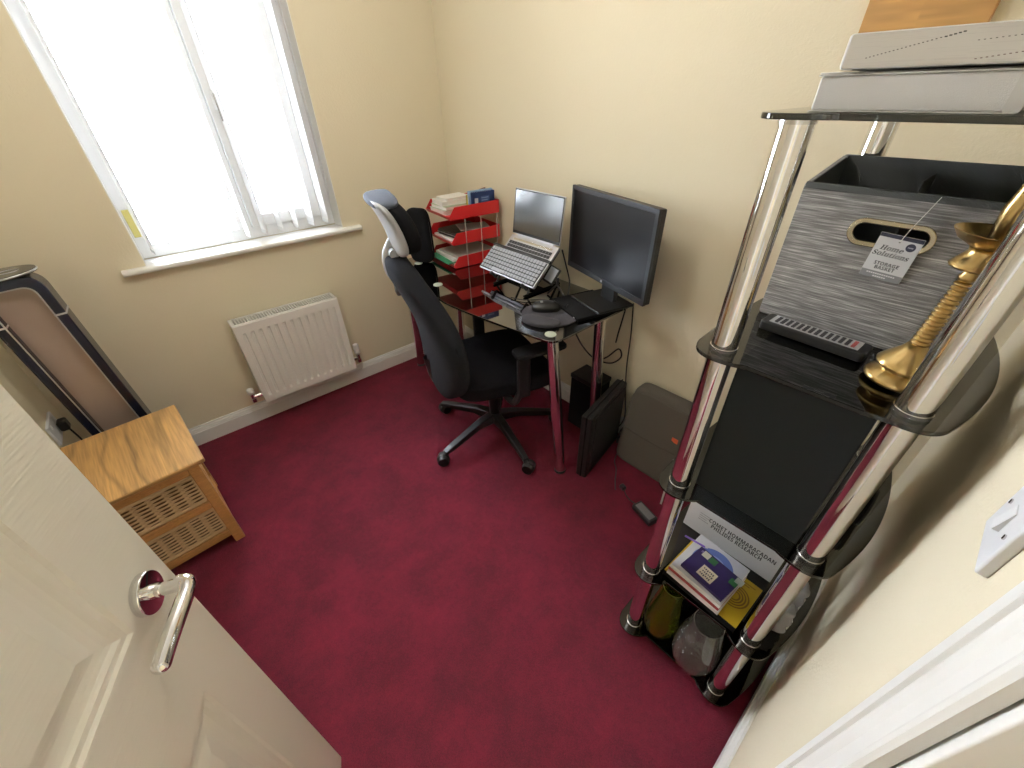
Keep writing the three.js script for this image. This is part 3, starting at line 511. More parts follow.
// ====================== LETTER TRAYS ======================
{
  const w = 0.268, len = 0.290, th = 0.0025, turn = -0.10, ox = 0.250, oz = 0.006;
  const place = (g) => g; // local: x 0..w, z 0 (back) .. len (front)
  const side = () => { const s = new THREE.Shape(); s.moveTo(0, 0); s.lineTo(len, 0); s.lineTo(len + 0.010, 0.018); s.lineTo(len - 0.022, 0.060); s.lineTo(0, 0.064); s.closePath(); return extrude(s, th).rotateY(-Math.PI / 2); };
  const levels = [DESK_Y + 0.003, 0.852, 0.978];
  const labels = ['lowest red letter tray of the stack, holding green folder and papers', 'middle red letter tray of the stack, holding a black case', 'topmost red letter tray of the stack, full of books'];
  const clear = phys({ color: lin(0.85, 0.82, 0.78), transmission: 0.6, roughness: 0.1, thickness: 0 });
  levels.forEach((y, i) => {
    const t = thing('letter_tray', labels[i], 'letter tray', [ox, y, oz], turn, 'red letter trays stacked on the desk');
    mesh('bottom', box(0, w, 0, th, 0, len), M.red, t);
    mesh('side', side().translate(th, 0, 0), M.red, t); mesh('side', side().translate(w, 0, 0), M.red, t);
    mesh('back', box(0, w, 0, 0.064, 0, th), M.red, t);
    mesh('front_lip', extrude(shapeOf([[0, 0], [0.010, 0.018], [0.013, 0.018], [0.0025, -0.0]]), w).rotateY(-Math.PI / 2).rotateY(Math.PI).translate(0, 0, 0).rotateY(Math.PI).applyMatrix4(new THREE.Matrix4().makeBasis(V3(1, 0, 0), V3(0, 1, 0), V3(0, 0, 1))).translate(w, 0, len), M.red, t);
    if (i < 2) { const h = levels[i + 1] - y; for (const [x, z] of [[0.004, 0.10], [w - 0.004, 0.12], [0.004, 0.02], [w - 0.004, 0.02], [w - 0.004, 0.215]]) mesh('riser', rod(V3(x + (x > 0.1 ? 0.0072 : -0.0072), i ? 0.0 : 0.0, z), V3(x + (x > 0.1 ? 0.0072 : -0.0072), h - 0.002, z), 0.0022, 0.0022, 8), M.acrylic, t); }
  });
  const cs = Math.cos(turn), sn = Math.sin(turn);
  // pieces lie in tray i; x,z in tray coordinates, yaw relative
  const inTray = (i, x, y, z) => [ox + x * cs + z * sn, levels[i] + y, oz - x * sn + z * cs];
  function slab(name, label, cat, i, x, y, z, sx, sy, sz, yaw, mat, pages, group, tiltz = 0) {
    const t = thing(name, label, cat, inTray(i, x, y, z), turn + yaw, group); t.rotation.z = tiltz; t.rotation.order = 'YXZ';
    if (pages) {
      mesh('pages', box(-sx / 2 + 0.002, sx / 2 - 0.002, 0.0015, sy - 0.0015, -sz / 2 + 0.002, sz / 2 - 0.003), M.paper, t);
      mesh('cover', box(-sx / 2, sx / 2, sy - 0.0015, sy, -sz / 2, sz / 2), mat, t); mesh('cover', box(-sx / 2, sx / 2, 0, 0.0015, -sz / 2, sz / 2), mat, t);
      mesh('spine', box(-sx / 2, sx / 2, 0, sy, -sz / 2 - 0.001, -sz / 2 + 0.001), mat, t);
    } else mesh('sheet_block', rbox(-sx / 2, sx / 2, 0, sy, -sz / 2, sz / 2, Math.min(0.001, sy / 3), 1), mat, t);
    return t;
  }
  // lowest tray
  slab('paper_stack', 'thick white paper stack in the lowest red tray', 'papers', 0, 0.130, 0.003, 0.15, 0.215, 0.016, 0.262, 0, M.paper);
  slab('green_folder', 'green card folder jutting from the lowest red tray', 'folder', 0, 0.122, 0.0195, 0.165, 0.220, 0.006, 0.31, 0.03, M.green);
  slab('paper_stack', 'white paper block on top of the green folder', 'papers', 0, 0.128, 0.026, 0.145, 0.212, 0.014, 0.278, -0.03, M.paper);
  slab('paper_stack', 'grey-white loose papers topmost in the lowest red tray', 'papers', 0, 0.132, 0.0405, 0.14, 0.200, 0.010, 0.25, 0.06, M.paperGrey);
  // middle tray
  slab('paper_stack', 'white papers under the black case in the middle tray', 'papers', 1, 0.128, 0.003, 0.15, 0.205, 0.014, 0.26, 0.02, M.paper);
  { const t = thing('zip_case', 'black leather zip case lying in the middle red tray', 'case', inTray(1, 0.134, 0.0175, 0.155), turn + 0.12); mesh('body', rbox(-0.088, 0.088, 0, 0.030, -0.11, 0.11, 0.008, 3), M.leather, t); mesh('zip', rbox(-0.089, 0.089, 0.014, 0.017, -0.111, 0.111, 0.001, 1), M.silver, t); }
  slab('leaflet', 'brown and white leaflet lying on the zip case', 'leaflet', 1, 0.16, 0.048, 0.105, 0.14, 0.003, 0.17, -0.3, M.paperGrey);
  // topmost tray
  slab('book', 'white book at the bottom of the topmost red tray', 'book', 2, 0.092, 0.003, 0.180, 0.15, 0.024, 0.21, 0, M.paper, true);
  slab('book', 'pale green book on top of the white one in the topmost tray', 'book', 2, 0.096, 0.0275, 0.178, 0.145, 0.018, 0.20, 0.10, M.paleGreen, true);
  slab('book', 'white thick book second from the top in the topmost tray', 'book', 2, 0.090, 0.046, 0.180, 0.13, 0.020, 0.19, -0.05, M.paper, true);
  slab('book', 'smallest white notebook topmost on the pile in the red tray', 'book', 2, 0.088, 0.0665, 0.176, 0.105, 0.012, 0.15, 0.12, M.paper, true);
  const stand = (name, label, mat, x, z, w2, h, th2, yaw) => { const t = thing(name, label, 'book', inTray(2, x, 0.003, z), turn + yaw, null); mesh('pages', box(-th2 / 2 + 0.0015, th2 / 2 - 0.0015, 0.002, h - 0.002, -w2 / 2 + 0.003, w2 / 2 - 0.002), M.paper, t); mesh('cover', box(th2 / 2 - 0.0015, th2 / 2, 0, h, -w2 / 2, w2 / 2), mat, t); mesh('cover', box(-th2 / 2, -th2 / 2 + 0.0015, 0, h, -w2 / 2, w2 / 2), mat, t); mesh('spine', box(-th2 / 2, th2 / 2, 0, h, w2 / 2 - 0.001, w2 / 2), mat, t); return t; };
  const bookFace = canvasTex(256, 160, (g, w, h) => { g.fillStyle = '#1b2f5e'; g.fillRect(0, 0, w, h); g.fillStyle = '#c9cdd4'; g.fillRect(24, 40, 40, 44); g.fillRect(24, 92, 40, 30); g.fillStyle = '#3a4f7e'; g.fillRect(96, 30, 100, 100); g.fillStyle = '#8b98b4'; for (let i = 0; i < 5; i++) g.fillRect(104, 40 + i * 18, 80 - 10 * (i % 3), 5); });
  const bb = stand('book', 'dark blue book standing upright in the topmost tray', M.blue, 0.246, 0.085, 0.135, 0.108, 0.014, 0.0);
  const fg = new THREE.PlaneGeometry(0.133, 0.106).rotateY(Math.PI / 2).translate(0.0078, 0.054, 0);
  mesh('cover_print', fg, std({ map: bookFace, roughness: 0.45 }), bb);
  stand('book', 'pale blue book standing behind the dark blue one', M.paleBlue, 0.229, 0.090, 0.145, 0.114, 0.012, 0.0);
  stand('book', 'yellow spined booklet beside the pale blue book', M.yellow, 0.2135, 0.105, 0.12, 0.094, 0.006, 0.0);
  stand('book', 'brown card booklet leaning at the back of the topmost tray', M.brown, 0.176, 0.055, 0.10, 0.106, 0.006, 0.5);
}
// ====================== LAPTOP, STAND, KEYBOARD ======================
{
  const tilt = 0.735, hx = 0.905, hy = 0.932, hz = 0.140;
  const n = thing('laptop', 'open silver laptop raised on a black stand between trays and monitor', 'laptop', [hx, hy, hz]);
  const base = new THREE.Group(); base.name = 'base'; n.add(base); base.rotation.x = tilt;
  mesh('deck', rbox(-0.160, 0.160, -0.015, 0, 0, 0.215, 0.004), M.silver, base);
  const keys = []; for (let r = 0; r < 6; r++) for (let k = 0; k < 15; k++) keys.push(box(-0.145 + k * 0.0193, -0.145 + k * 0.0193 + 0.0165, 0, 0.002, 0.034 + r * 0.0185, 0.034 + r * 0.0185 + 0.0155));
  tag(mesh('keys', merge(keys), M.keyDark, base), 'black laptop keys', null, null, 'stuff');
  mesh('speaker_strip', box(-0.13, 0.13, 0, 0.0006, 0.016, 0.026), M.satin, base);
  const lid = new THREE.Group(); lid.name = 'lid'; n.add(lid); lid.rotation.x = -0.12;
  mesh('lid_shell', rbox(-0.160, 0.160, 0.004, 0.208, -0.006, 0.0, 0.003), M.silver, lid);
  mesh('bezel', box(-0.157, 0.157, 0.008, 0.205, 0.0, 0.0008), M.blackPlastic, lid);
  mesh('display', box(-0.152, 0.152, 0.020, 0.200, 0.0008, 0.0014), M.glossScreen, lid);
  mesh('hinge', rod(V3(-0.12, 0.0, -0.004), V3(0.12, 0.0, -0.004), 0.005), M.silver, n);
  // stand
  const s = thing('laptop_stand', 'black folding stand holding the laptop above the desk', 'laptop stand', [hx, DESK_Y, 0]);
  const dy = (t) => hy - DESK_Y - t * Math.sin(tilt) - 0.0165 * Math.cos(tilt), dz = (t) => hz + t * Math.cos(tilt) - 0.0165 * Math.sin(tilt);
  for (const x of [-0.11, 0.11]) {
    mesh('arm', rod(V3(x, dy(0.0) - 0.007, dz(0.0)), V3(x, dy(0.225) - 0.007, dz(0.225)), 0.0055), M.blackPlastic, s);
    mesh('hook', merge([rod(V3(x, dy(0.225) - 0.007, dz(0.225)), V3(x, dy(0.228) + 0.026, dz(0.225) + 0.026), 0.006), new THREE.SphereGeometry(0.009, 12, 8).translate(x, dy(0.228) + 0.024, dz(0.225) + 0.026)]), M.greyPlastic, s);
    mesh('strut', rod(V3(x, dy(0.07) - 0.009, dz(0.07)), V3(x, 0.010, 0.10), 0.0055), M.blackPlastic, s);
    mesh('foot_bar', rod(V3(x, 0.0065, 0.075), V3(x, 0.0065, 0.31), 0.006), M.mattBlack, s);
    mesh('rear_strut', rod(V3(x, dy(0.16) - 0.009, dz(0.16)), V3(x, 0.010, 0.29), 0.005), M.blackPlastic, s);
  }
  { const pl = mesh('support_plate', rbox(-0.158, 0.158, -0.0185, -0.0158, 0.004, 0.214, 0.001, 1), M.mattBlack, s); pl.position.set(0, hy - DESK_Y, hz); pl.rotation.x = tilt; }
  mesh('cross_plate', rbox(-0.104, 0.104, 0.001, 0.007, 0.17, 0.23, 0.002), M.mattBlack, s);
  // keyboard resting on the laptop
  const k = thing('keyboard', 'silver-grey full keyboard resting on the tilted laptop deck', 'keyboard', [hx - 0.022, hy, hz]);
  const kb = new THREE.Group(); kb.name = 'body'; k.add(kb); kb.rotation.x = tilt;
  mesh('tray', rbox(-0.194, 0.194, 0.0035, 0.014, 0.090, 0.222, 0.003), M.silver, kb);
  mesh('top_strip', rbox(-0.196, 0.196, 0.003, 0.016, 0.078, 0.093, 0.002), M.blackPlastic, kb);
  const kk = []; for (let r = 0; r < 6; r++) for (let q = 0; q < 19; q++) { if (r === 5 && q > 3 && q < 8) { if (q === 4) kk.push(rbox(-0.187 + q * 0.0197, -0.187 + q * 0.0197 + 0.076, 0.014, 0.0185, 0.097 + r * 0.0198, 0.097 + r * 0.0198 + 0.0165, 0.0015, 1)); continue; } kk.push(box(-0.187 + q * 0.0197, -0.187 + q * 0.0197 + 0.0142, 0.014, 0.0185, 0.097 + r * 0.0198, 0.097 + r * 0.0198 + 0.0142)); }
  tag(mesh('keys', merge(kk), M.keyGrey, kb), 'pale grey keys', null, null, 'stuff');
  mesh('key_bed', box(-0.190, 0.190, 0.0138, 0.0146, 0.095, 0.217), M.keyDark, kb);
}
// white card on a little black tripod
{
  const c = thing('card_holder', 'small white card clipped to a black tripod behind the mouse pad', 'card holder', [1.085, DESK_Y, 0.165], 0.35);
  for (const a of [0.4, 2.5, 4.6]) mesh('leg', rod(V3(0, 0.045, 0), V3(0.045 * Math.cos(a), 0.004, 0.045 * Math.sin(a)), 0.0045), M.blackPlastic, c);
  mesh('stem', rod(V3(0, 0.04, 0), V3(0, 0.075, -0.004), 0.006), M.blackPlastic, c);
  const h = mesh('holder', rbox(-0.030, 0.030, -0.04, 0.04, -0.004, 0.004, 0.003), M.blackPlastic, c); h.position.set(-0.03, 0.085, 0); h.rotation.set(-0.5, 0, -0.35);
  mesh('card', rbox(-0.021, 0.021, -0.030, 0.034, 0.0035, 0.006, 0.0008), std({ color: lin(0.55, 0.58, 0.66), roughness: 0.4 }), h);
}
// mouse pad with wrist rest, mouse
{
  const p = thing('mouse_pad', 'dark grey mouse pad with padded wrist rest on the desk corner', 'mouse pad', [1.226, DESK_Y + 0.0003, 0.362], 0.42);
  mesh('pad', new THREE.CylinderGeometry(1, 1, 0.005, 56).scale(0.122, 1, 0.112).translate(0, 0.0025, -0.015), M.padGrey, p);
  mesh('wrist_rest', cushion(0.165, 0.034, 0.075, 2.6, (x, y, z) => [x - 0.01, Math.max(0.001, y + 0.008), z + 0.078 - 2.0 * x * x], 20), M.padGrey, p);
  const m = thing('computer_mouse', 'black computer mouse lying on the grey mouse pad', 'mouse', [1.178, DESK_Y + 0.0058, 0.330], -0.71); m.scale.setScalar(1.15);
  mesh('shell', cushion(0.062, 0.050, 0.108, 2.6, (x, y, z) => [x, Math.max(0.0, y * (1 - 1.2 * Math.max(0, -z)) + 0.006), z], 18), M.blackPlastic, m);
  mesh('wheel', rod(V3(-0.004, 0.026, -0.030), V3(0.004, 0.026, -0.030), 0.007), M.greyPlastic, m);
  mesh('logo_badge', rbox(-0.007, 0.007, 0.0300, 0.0315, 0.012, 0.022, 0.0005, 1), M.silver, m);
}
// docking slab and monitor
{
  const d = thing('docking_slab', 'flat black slab under the monitor foot at the desk edge', 'dock', [1.275, DESK_Y, 0.165], -0.27);
  mesh('case', rbox(-0.120, 0.110, 0, 0.015, -0.105, 0.125, 0.003), M.mattBlack, d);
  mesh('side_button', rbox(0.075, 0.083, 0.006, 0.010, 0.1235, 0.1265, 0.001), M.silver, d);
  const m = thing('monitor', 'black widescreen monitor with square foot on the right of the desk', 'monitor', [1.306, DESK_Y + 0.0155, 0.125], -0.27);
  const y0 = 0.832 - DESK_Y - 0.0155, y1 = 1.177 - DESK_Y - 0.0155, hw = 0.264;
  mesh('back_shell', rbox(-hw, hw, y0, y1, -0.030, -0.004, 0.006), M.blackPlastic, m);
  const b = roundRect(-hw, hw, y0, y1, 0.003); b.holes.push(roundRect(-hw + 0.015, hw - 0.015, y0 + 0.020, y1 - 0.015, 0.001));
  const bz = mesh('bezel', extrude(b, 0.010, 0.001).translate(0, 0, -0.005), std({ color: lin(0.03, 0.033, 0.038), roughness: 0.4 }), m);
  mesh('badge', new THREE.CylinderGeometry(0.0055, 0.0055, 0.001, 20).rotateX(Math.PI / 2).translate(0, y0 + 0.0095, 0.0066), M.silver, bz);
  mesh('display', box(-hw + 0.013, hw - 0.013, y0 + 0.018, y1 - 0.013, -0.004, 0.001), M.screen, m);
  mesh('neck', rbox(-0.045, 0.045, 0.006, y0 + 0.18, -0.058, -0.034, 0.005), M.blackPlastic, m);
  mesh('foot', rbox(-0.108, 0.102, 0, 0.010, -0.105, 0.080, 0.003), M.blackPlastic, m);
}
// cables
tag(mesh('cable', tube([[1.09, 0.93, 0.15], [1.10, 0.86, 0.13], [1.12, 0.78, 0.12], [1.14, DESK_Y + 0.006, 0.15], [1.17, DESK_Y + 0.005, 0.20], [1.14, DESK_Y + 0.005, 0.25]], 0.0032, 50, 8), M.blackPlastic), 'black cable running down from the laptop to the desk', 'cable');
tag(mesh('cable', tube([[1.242, DESK_Y + 0.020, 0.272], [1.215, DESK_Y + 0.012, 0.235], [1.10, DESK_Y + 0.006, 0.27], [1.04, DESK_Y + 0.006, 0.335], [0.98, DESK_Y + 0.006, 0.36]], 0.0022, 40, 8), M.blackPlastic), 'thin black mouse cable looping on the desk', 'cable');
tag(mesh('cable', tube([[1.415, 0.745, 0.032], [1.425, 0.60, 0.026], [1.435, 0.42, 0.030], [1.45, 0.26, 0.022], [1.47, 0.14, 0.026], [1.455, 0.07, 0.026], [1.43, 0.03, 0.03]], 0.003, 60, 8), M.blackPlastic), 'black cable hanging down the wall right of the desk', 'cable');
tag(mesh('cable', tube([[1.38, 0.71, 0.030], [1.37, 0.64, 0.03], [1.36, 0.58, 0.028], [1.35, 0.52, 0.022]], 0.0035, 30, 8), M.blackPlastic), 'short black cable end hanging behind the desk edge', 'cable');
tag(mesh('cable', tube([[1.24, 0.60, 0.20], [1.25, 0.50, 0.14], [1.29, 0.43, 0.09], [1.36, 0.42, 0.05], [1.40, 0.47, 0.035], [1.38, 0.50, 0.03], [1.33, 0.44, 0.05], [1.28, 0.40, 0.08]], 0.0038, 60, 8), M.blackPlastic), 'looped black cable slung under the desk', 'cable');

// ====================== UNDER AND BESIDE THE DESK ======================
{
  const b = thing('briefcase', 'black leather portfolio case standing against the desk leg', 'briefcase', [1.474, 0, 0.218], 0.20);
  mesh('body', rbox(-0.028, 0.026, 0, 0.365, -0.165, 0.185, 0.008, 3), M.leather, b);
  mesh('front_panel', rbox(0.024, 0.030, 0.02, 0.345, -0.15, 0.15, 0.003, 2), M.leather, b);
  mesh('piping', rbox(-0.004, 0.002, -0.0, 0.3685, -0.168, 0.188, 0.003, 2), M.mattBlack, b);
}
{
  const b = thing('storage_crate', 'black box in the dark under the desk', 'box', [1.275, 0, 0.085]);
  mesh('body', rbox(-0.08, 0.08, 0, 0.30, -0.06, 0.06, 0.006), M.mattBlack, b);
  mesh('lid', rbox(-0.083, 0.083, 0.30, 0.325, -0.063, 0.063, 0.005), M.blackPlastic, b);
}
{
  const b = thing('laptop_bag', 'grey-brown laptop bag leaning on the wall between desk and shelves', 'bag', [1.688, 0.0, 0.135], 0.03);
  const lean = (x, y, z) => [x * (1 - 0.05 * y), y + 0.0, z - 0.21 * y];
  mesh('body', cushion(0.315, 0.40, 0.075, 9, (x, y, z) => lean(x, y + 0.203, z), 22), M.bag, b);
  const flap = mesh('flap', cushion(0.305, 0.20, 0.012, 8, (x, y, z) => lean(x, y + 0.285, z + 0.038 + 0.004 * Math.sin(x * 30)), 20), M.bag, b);
  mesh('seam', tube([[-0.148, 0.185, 0.003], [-0.05, 0.180, 0.005], [0.05, 0.182, 0.006], [0.148, 0.186, 0.004]].map(([x, y, z]) => { const q = lean(x, y, z + 0.040); return q; }), 0.0025, 30, 6), M.bag, flap);
  const t = mesh('label_tab', rbox(0.085, 0.113, 0.238, 0.262, -0.0015, 0.0015, 0.0008), M.orange, b); t.position.z = -0.21 * 0.25 + 0.0455; t.rotation.x = -0.0;
}
{
  const t = thing('leaflet', 'white leaflets tucked between the bag and the shelving post', 'leaflet', [1.893, 0.0, 0.238], 0.35);
  mesh('sheet', rbox(-0.03, 0.04, 0.0, 0.33, -0.001, 0.001, 0.0005, 1), M.paper, t);
  mesh('sheet', rbox(-0.045, 0.03, 0.0, 0.28, 0.004, 0.006, 0.0005, 1), M.paper, t);
}
{
  const a = thing('power_adapter', 'black power adapter with grey label lying on the carpet', 'power adapter', [1.842, 0.0, 0.362], -0.25);
  mesh('body', rbox(-0.055, 0.055, 0, 0.028, -0.025, 0.025, 0.006, 3), M.blackPlastic, a);
  mesh('label', box(-0.045, 0.042, 0.0278, 0.0284, -0.017, 0.017), std({ map: canvasTex(128, 64, (g, w, h) => { g.fillStyle = '#77777a'; g.fillRect(0, 0, w, h); g.fillStyle = '#2a2a2c'; for (let i = 0; i < 6; i++) g.fillRect(8, 8 + i * 9, 40 + (i * 29) % 50, 3); g.fillRect(90, 10, 26, 26); }), roughness: 0.5 }), a);
  mesh('lead', tube([[-0.055, 0.012, 0], [-0.09, 0.006, 0.004], [-0.125, 0.006, 0.0], [-0.15, 0.010, -0.01]], 0.0025, 24, 8), M.blackPlastic, a);
  mesh('connector', rbox(-0.172, -0.145, 0.001, 0.022, -0.022, 0.0, 0.005, 2), M.blackPlastic, a);
}
tag(mesh('cable', tube([[1.675, 0.006, 0.345], [1.64, 0.005, 0.30], [1.60, 0.005, 0.24], [1.56, 0.005, 0.20], [1.52, 0.005, 0.10]], 0.0025, 40, 8), M.blackPlastic), 'black lead running over the carpet from the power adapter', 'cable');
{
  const a = thing('extension_block', 'black extension block on the carpet by the skirting board', 'extension block', [1.502, 0, 0.056], 0.1);
  mesh('body', rbox(-0.024, 0.024, 0, 0.045, -0.03, 0.03, 0.006, 2), M.blackPlastic, a);
  mesh('plug', rbox(-0.020, 0.022, 0.045, 0.085, -0.02, 0.02, 0.006, 2), M.blackPlastic, a);
}

// ====================== SHELVING UNIT ======================
const TIER = [0.052, 0.370, 0.740, 1.109, 1.473]; // top faces of the glass
{
  const u = thing('shelving_unit', 'chrome and smoked glass shelving unit standing by the right wall', 'shelving unit');
  const posts = [[2.0775, 0.785], [2.349, 0.7625], [2.092, 0.370], [2.349, 0.370]];
  const P = (x, z) => [x, -z];
  const outline = (zf) => {
    const s = new THREE.Shape();
    s.moveTo(...P(2.070, 0.326)); s.quadraticCurveTo(...P(2.23, 0.318), ...P(2.372, 0.328)); s.quadraticCurveTo(...P(2.394, 0.334), ...P(2.398, 0.365));
    s.quadraticCurveTo(...P(2.446, 0.58), ...P(2.396, 0.765)); s.quadraticCurveTo(...P(2.388, 0.804), ...P(2.350, 0.807)); s.quadraticCurveTo(...P(2.322, 0.807), ...P(2.300, zf)); s.lineTo(...P(2.132, zf + 0.004));
    s.quadraticCurveTo(...P(2.108, 0.830), ...P(2.078, 0.830)); s.quadraticCurveTo(...P(2.038, 0.828), ...P(2.032, 0.785)); s.quadraticCurveTo(...P(2.020, 0.58), ...P(2.046, 0.365)); s.quadraticCurveTo(...P(2.049, 0.330), ...P(2.070, 0.326));
    return s;
  };
  const fronts = [0.788, 0.784, 0.798, 0.812, 0.812];
  TIER.forEach((y, i) => mesh('glass_shelf', extrude(outline(fronts[i]), 0.005, 0.0012, 16).rotateX(-Math.PI / 2).translate(0, y - 0.0062, 0), M.smokeGlass, u));
  posts.forEach(([x, z]) => {
    for (let i = 0; i < 4; i++) mesh('post', rod(V3(x, TIER[i] + 0.006, z), V3(x, TIER[i + 1] - 0.0135, z), 0.0225, 0.0225, 40), M.chrome, u);
    TIER.forEach((y, i) => {
      if (i < 4) mesh('collar', rod(V3(x, y, z), V3(x, y + 0.006, z), 0.0238, 0.0238, 40), M.satin, u);
      if (i) mesh('collar', rod(V3(x, y - 0.0135, z), V3(x, y - 0.0075, z), 0.0238, 0.0238, 40), M.satin, u);
    });
    mesh('foot', lathe([[0, 0], [0.019, 0], [0.0225, 0.004], [0.0225, 0.012], [0.018, 0.018], [0.0165, 0.0445], [0, 0.0445]], 32).translate(x, 0, z), M.chrome, u);
  });
}
// ---- top of the unit: two thick wrapped books
const printDots = canvasTex(1024, 160, (g, w, h) => {
  g.fillStyle = '#c4c0b9'; g.fillRect(0, 0, w, h);
  for (let i = 0; i < 60; i++) { g.fillStyle = `rgba(120,116,112,${0.05 + 0.08 * rnd()})`; g.fillRect(rnd() * w, rnd() * h, 60 + 160 * rnd(), 2); }
  g.fillStyle = '#4b4845'; for (let i = 0; i < 24; i++) g.fillRect(90 + i * 15, 112 - i * 4, i > 18 ? 11 : 7, i > 18 ? 6 : 4);
  for (let i = 0; i < 13; i++) g.fillRect(500 + i * 19, 62 - i * 1.5, 7, 3);
  g.fillStyle = '#6d5a58'; for (let i = 0; i < 22; i++) g.fillRect(520 + i * 18, 140 - i * 2.6, 8, 4);
});
{
  const a = thing('thick_book', 'thick grey-white book at the bottom on the top glass shelf', 'book', [2.209, TIER[4] + 0.0004, 0.67], -0.01);
  mesh('page_block', rbox(-0.118, 0.068, 0.0012, 0.0368, -0.145, 0.122, 0.003, 2), M.bookSilver, a);
  mesh('cover', rbox(-0.120, 0.068, 0, 0.0013, -0.147, 0.124, 0.0005, 1), M.paperGrey, a);
  mesh('cover', rbox(-0.120, 0.068, 0.0366, 0.038, -0.147, 0.124, 0.0005, 1), M.paperGrey, a);
  mesh('spine', extrude(roundRect(0, 0.014, 0, 0.038, 0.006), 0.27, 0).translate(0.060, 0, -0.147), M.paperGrey, a);
  const b = thing('thick_book', 'thick printed white book lying on top of the grey-white one', 'book', [2.221, TIER[4] + 0.0425, 0.67], 0.03);
  mesh('body', rbox(-0.118, 0.118, 0, 0.034, -0.14, 0.122, 0.004, 2), M.bookSilver, b);
  mesh('edge_print', new THREE.PlaneGeometry(0.228, 0.031).translate(0, 0.017, 0.1224), std({ map: printDots, roughness: 0.7 }), b);
  const c = thing('leaflet', 'thin glossy leaflet with purple corner between the two thick books', 'leaflet', [2.203, TIER[4] + 0.0388, 0.66], 0.16);
  mesh('sheet', rbox(-0.135, 0.10, 0, 0.0022, -0.13, 0.105, 0.0008, 1), M.paper, c);
  mesh('corner', rbox(-0.137, -0.120, 0.0003, 0.0026, -0.10, 0.07, 0.0004, 1), std({ color: lin(0.06, 0.04, 0.22), roughness: 0.4 }), c);
}
// ---- second tier: storage basket, remote, brass candlestick
{
  const b = thing('storage_basket', 'grey woven storage basket with oval metal handle and hanging tag', 'basket', [2.205, TIER[3] + 0.0006, 0.585]);
  const x0 = -0.148, x1 = 0.150, h = 0.252, dpt = 0.180, t = 0.006;
  const hx = 0.0, hy = 0.188, hr = 0.0165, hl = 0.036;
  const oval = (r, l) => { const p = new THREE.Path(); p.absarc(hx + l, hy, r, -Math.PI / 2, Math.PI / 2, false); p.absarc(hx - l, hy, r, Math.PI / 2, Math.PI * 1.5, false); p.closePath(); return p; };
  const ovalS = (r, l) => { const p = new THREE.Shape(); p.absarc(hx + l, hy, r, -Math.PI / 2, Math.PI / 2, false); p.absarc(hx - l, hy, r, Math.PI / 2, Math.PI * 1.5, false); p.closePath(); return p; };
  const panel = (s0) => { const s = roundRect(x0, x1, 0.001, h, 0.006); s.holes.push(oval(hr, hl)); return extrude(s, t - 0.002, 0.001).translate(0, 0, s0); };
  mesh('front', boxUV(panel(-t)), M.basketWeave, b);
  { const sb = roundRect(x0, x1, 0.001, h + 0.028, 0.006); sb.holes.push(oval(hr, hl)); mesh('back', boxUV(extrude(sb, t - 0.002, 0.001).translate(0, 0, -dpt)), M.basketLining, b); }
  const sideShape = (w2) => extrude(shapeOf([[-dpt + t, 0.001], [-t, 0.001], [-t, h], [-dpt + t, h + 0.027]]), w2).rotateY(-Math.PI / 2);
  mesh('side', boxUV(sideShape(t).translate(x0 + t, 0, 0)), M.basketWeave, b); mesh('side', boxUV(sideShape(t).translate(x1, 0, 0)), M.basketWeave, b);
  mesh('lining', merge([sideShape(0.002).translate(x0 + t + 0.002, 0, 0), sideShape(0.002).translate(x1 - t, 0, 0), box(x0 + t, x1 - t, 0.002, 0.005, -dpt + t, -t)]), M.basketLining, b);
  mesh('hem', rbox(x0 + 0.001, x1 - 0.001, h - 0.009, h + 0.0012, -t - 0.0004, 0.0008, 0.001, 1), M.basketLining, b);
  mesh('divider', rbox(-0.002, 0.001, 0.005, h + 0.010, -dpt + t, -t - 0.06, 0.001, 1), M.basketLining, b);
  for (const z of [0.001, -dpt - 0.001]) {
    const rim = ovalS(hr + 0.0045, hl); rim.holes.push(oval(hr - 0.001, hl));
    mesh('handle_rim', extrude(rim, 0.001, 0.0016).translate(0, 0, z), std({ color: lin(0.52, 0.48, 0.38), metalness: 1, roughness: 0.25 }), b);
  }
  const tagTex = canvasTex(330, 420, (g, w, h2) => {
    g.fillStyle = '#d8d9db'; g.fillRect(0, 0, w, h2);
    g.fillStyle = '#3c3e52'; g.fillRect(0, 0, w, 34); g.beginPath(); g.arc(262, 84, 36, 0, 7); g.fill(); g.fillStyle = '#c8cad4'; g.font = 'bold 20px sans-serif'; g.textAlign = 'center'; g.fillText('new', 262, 91);
    g.fillStyle = '#33343c'; g.beginPath(); g.arc(165, 56, 7, 0, 7); g.fill();
    g.font = 'italic bold 60px serif'; g.fillText('Home', 136, 148); g.fillText('Solutions', 150, 204);
    g.font = 'bold 46px sans-serif'; g.fillText('STORAGE', 165, 290); g.fillText('BASKET', 165, 330);
    g.fillStyle = '#8d8e91'; g.fillRect(0, 352, w, 68); g.fillStyle = '#e6e6e8'; for (let i = 0; i < 13; i++) g.fillRect(48 + i * 18, 368, 12, 12); for (let i = 0; i < 6; i++) g.fillRect(110 + i * 18, 394, 12, 12);
  });
  const tg = new THREE.Group(); tg.name = 'swing_tag'; b.add(tg); tg.position.set(0.018, hy + 0.004, 0.0045); tg.rotation.set(0.05, 0, -0.06);
  mesh('card', rbox(-0.029, 0.029, -0.074, 0, 0, 0.0010, 0.0004, 1), M.paper, tg);
  mesh('print', new THREE.PlaneGeometry(0.0575, 0.0735).translate(0, -0.037, 0.0013), std({ map: tagTex, roughness: 0.55 }), tg);
  mesh('string', tube([[0, -0.010, 0.002], [0.004, 0.012, 0.003], [0.012, 0.045, 0.002], [0.016, 0.062, 0.0]], 0.0006, 20, 6), M.paper, tg);
}
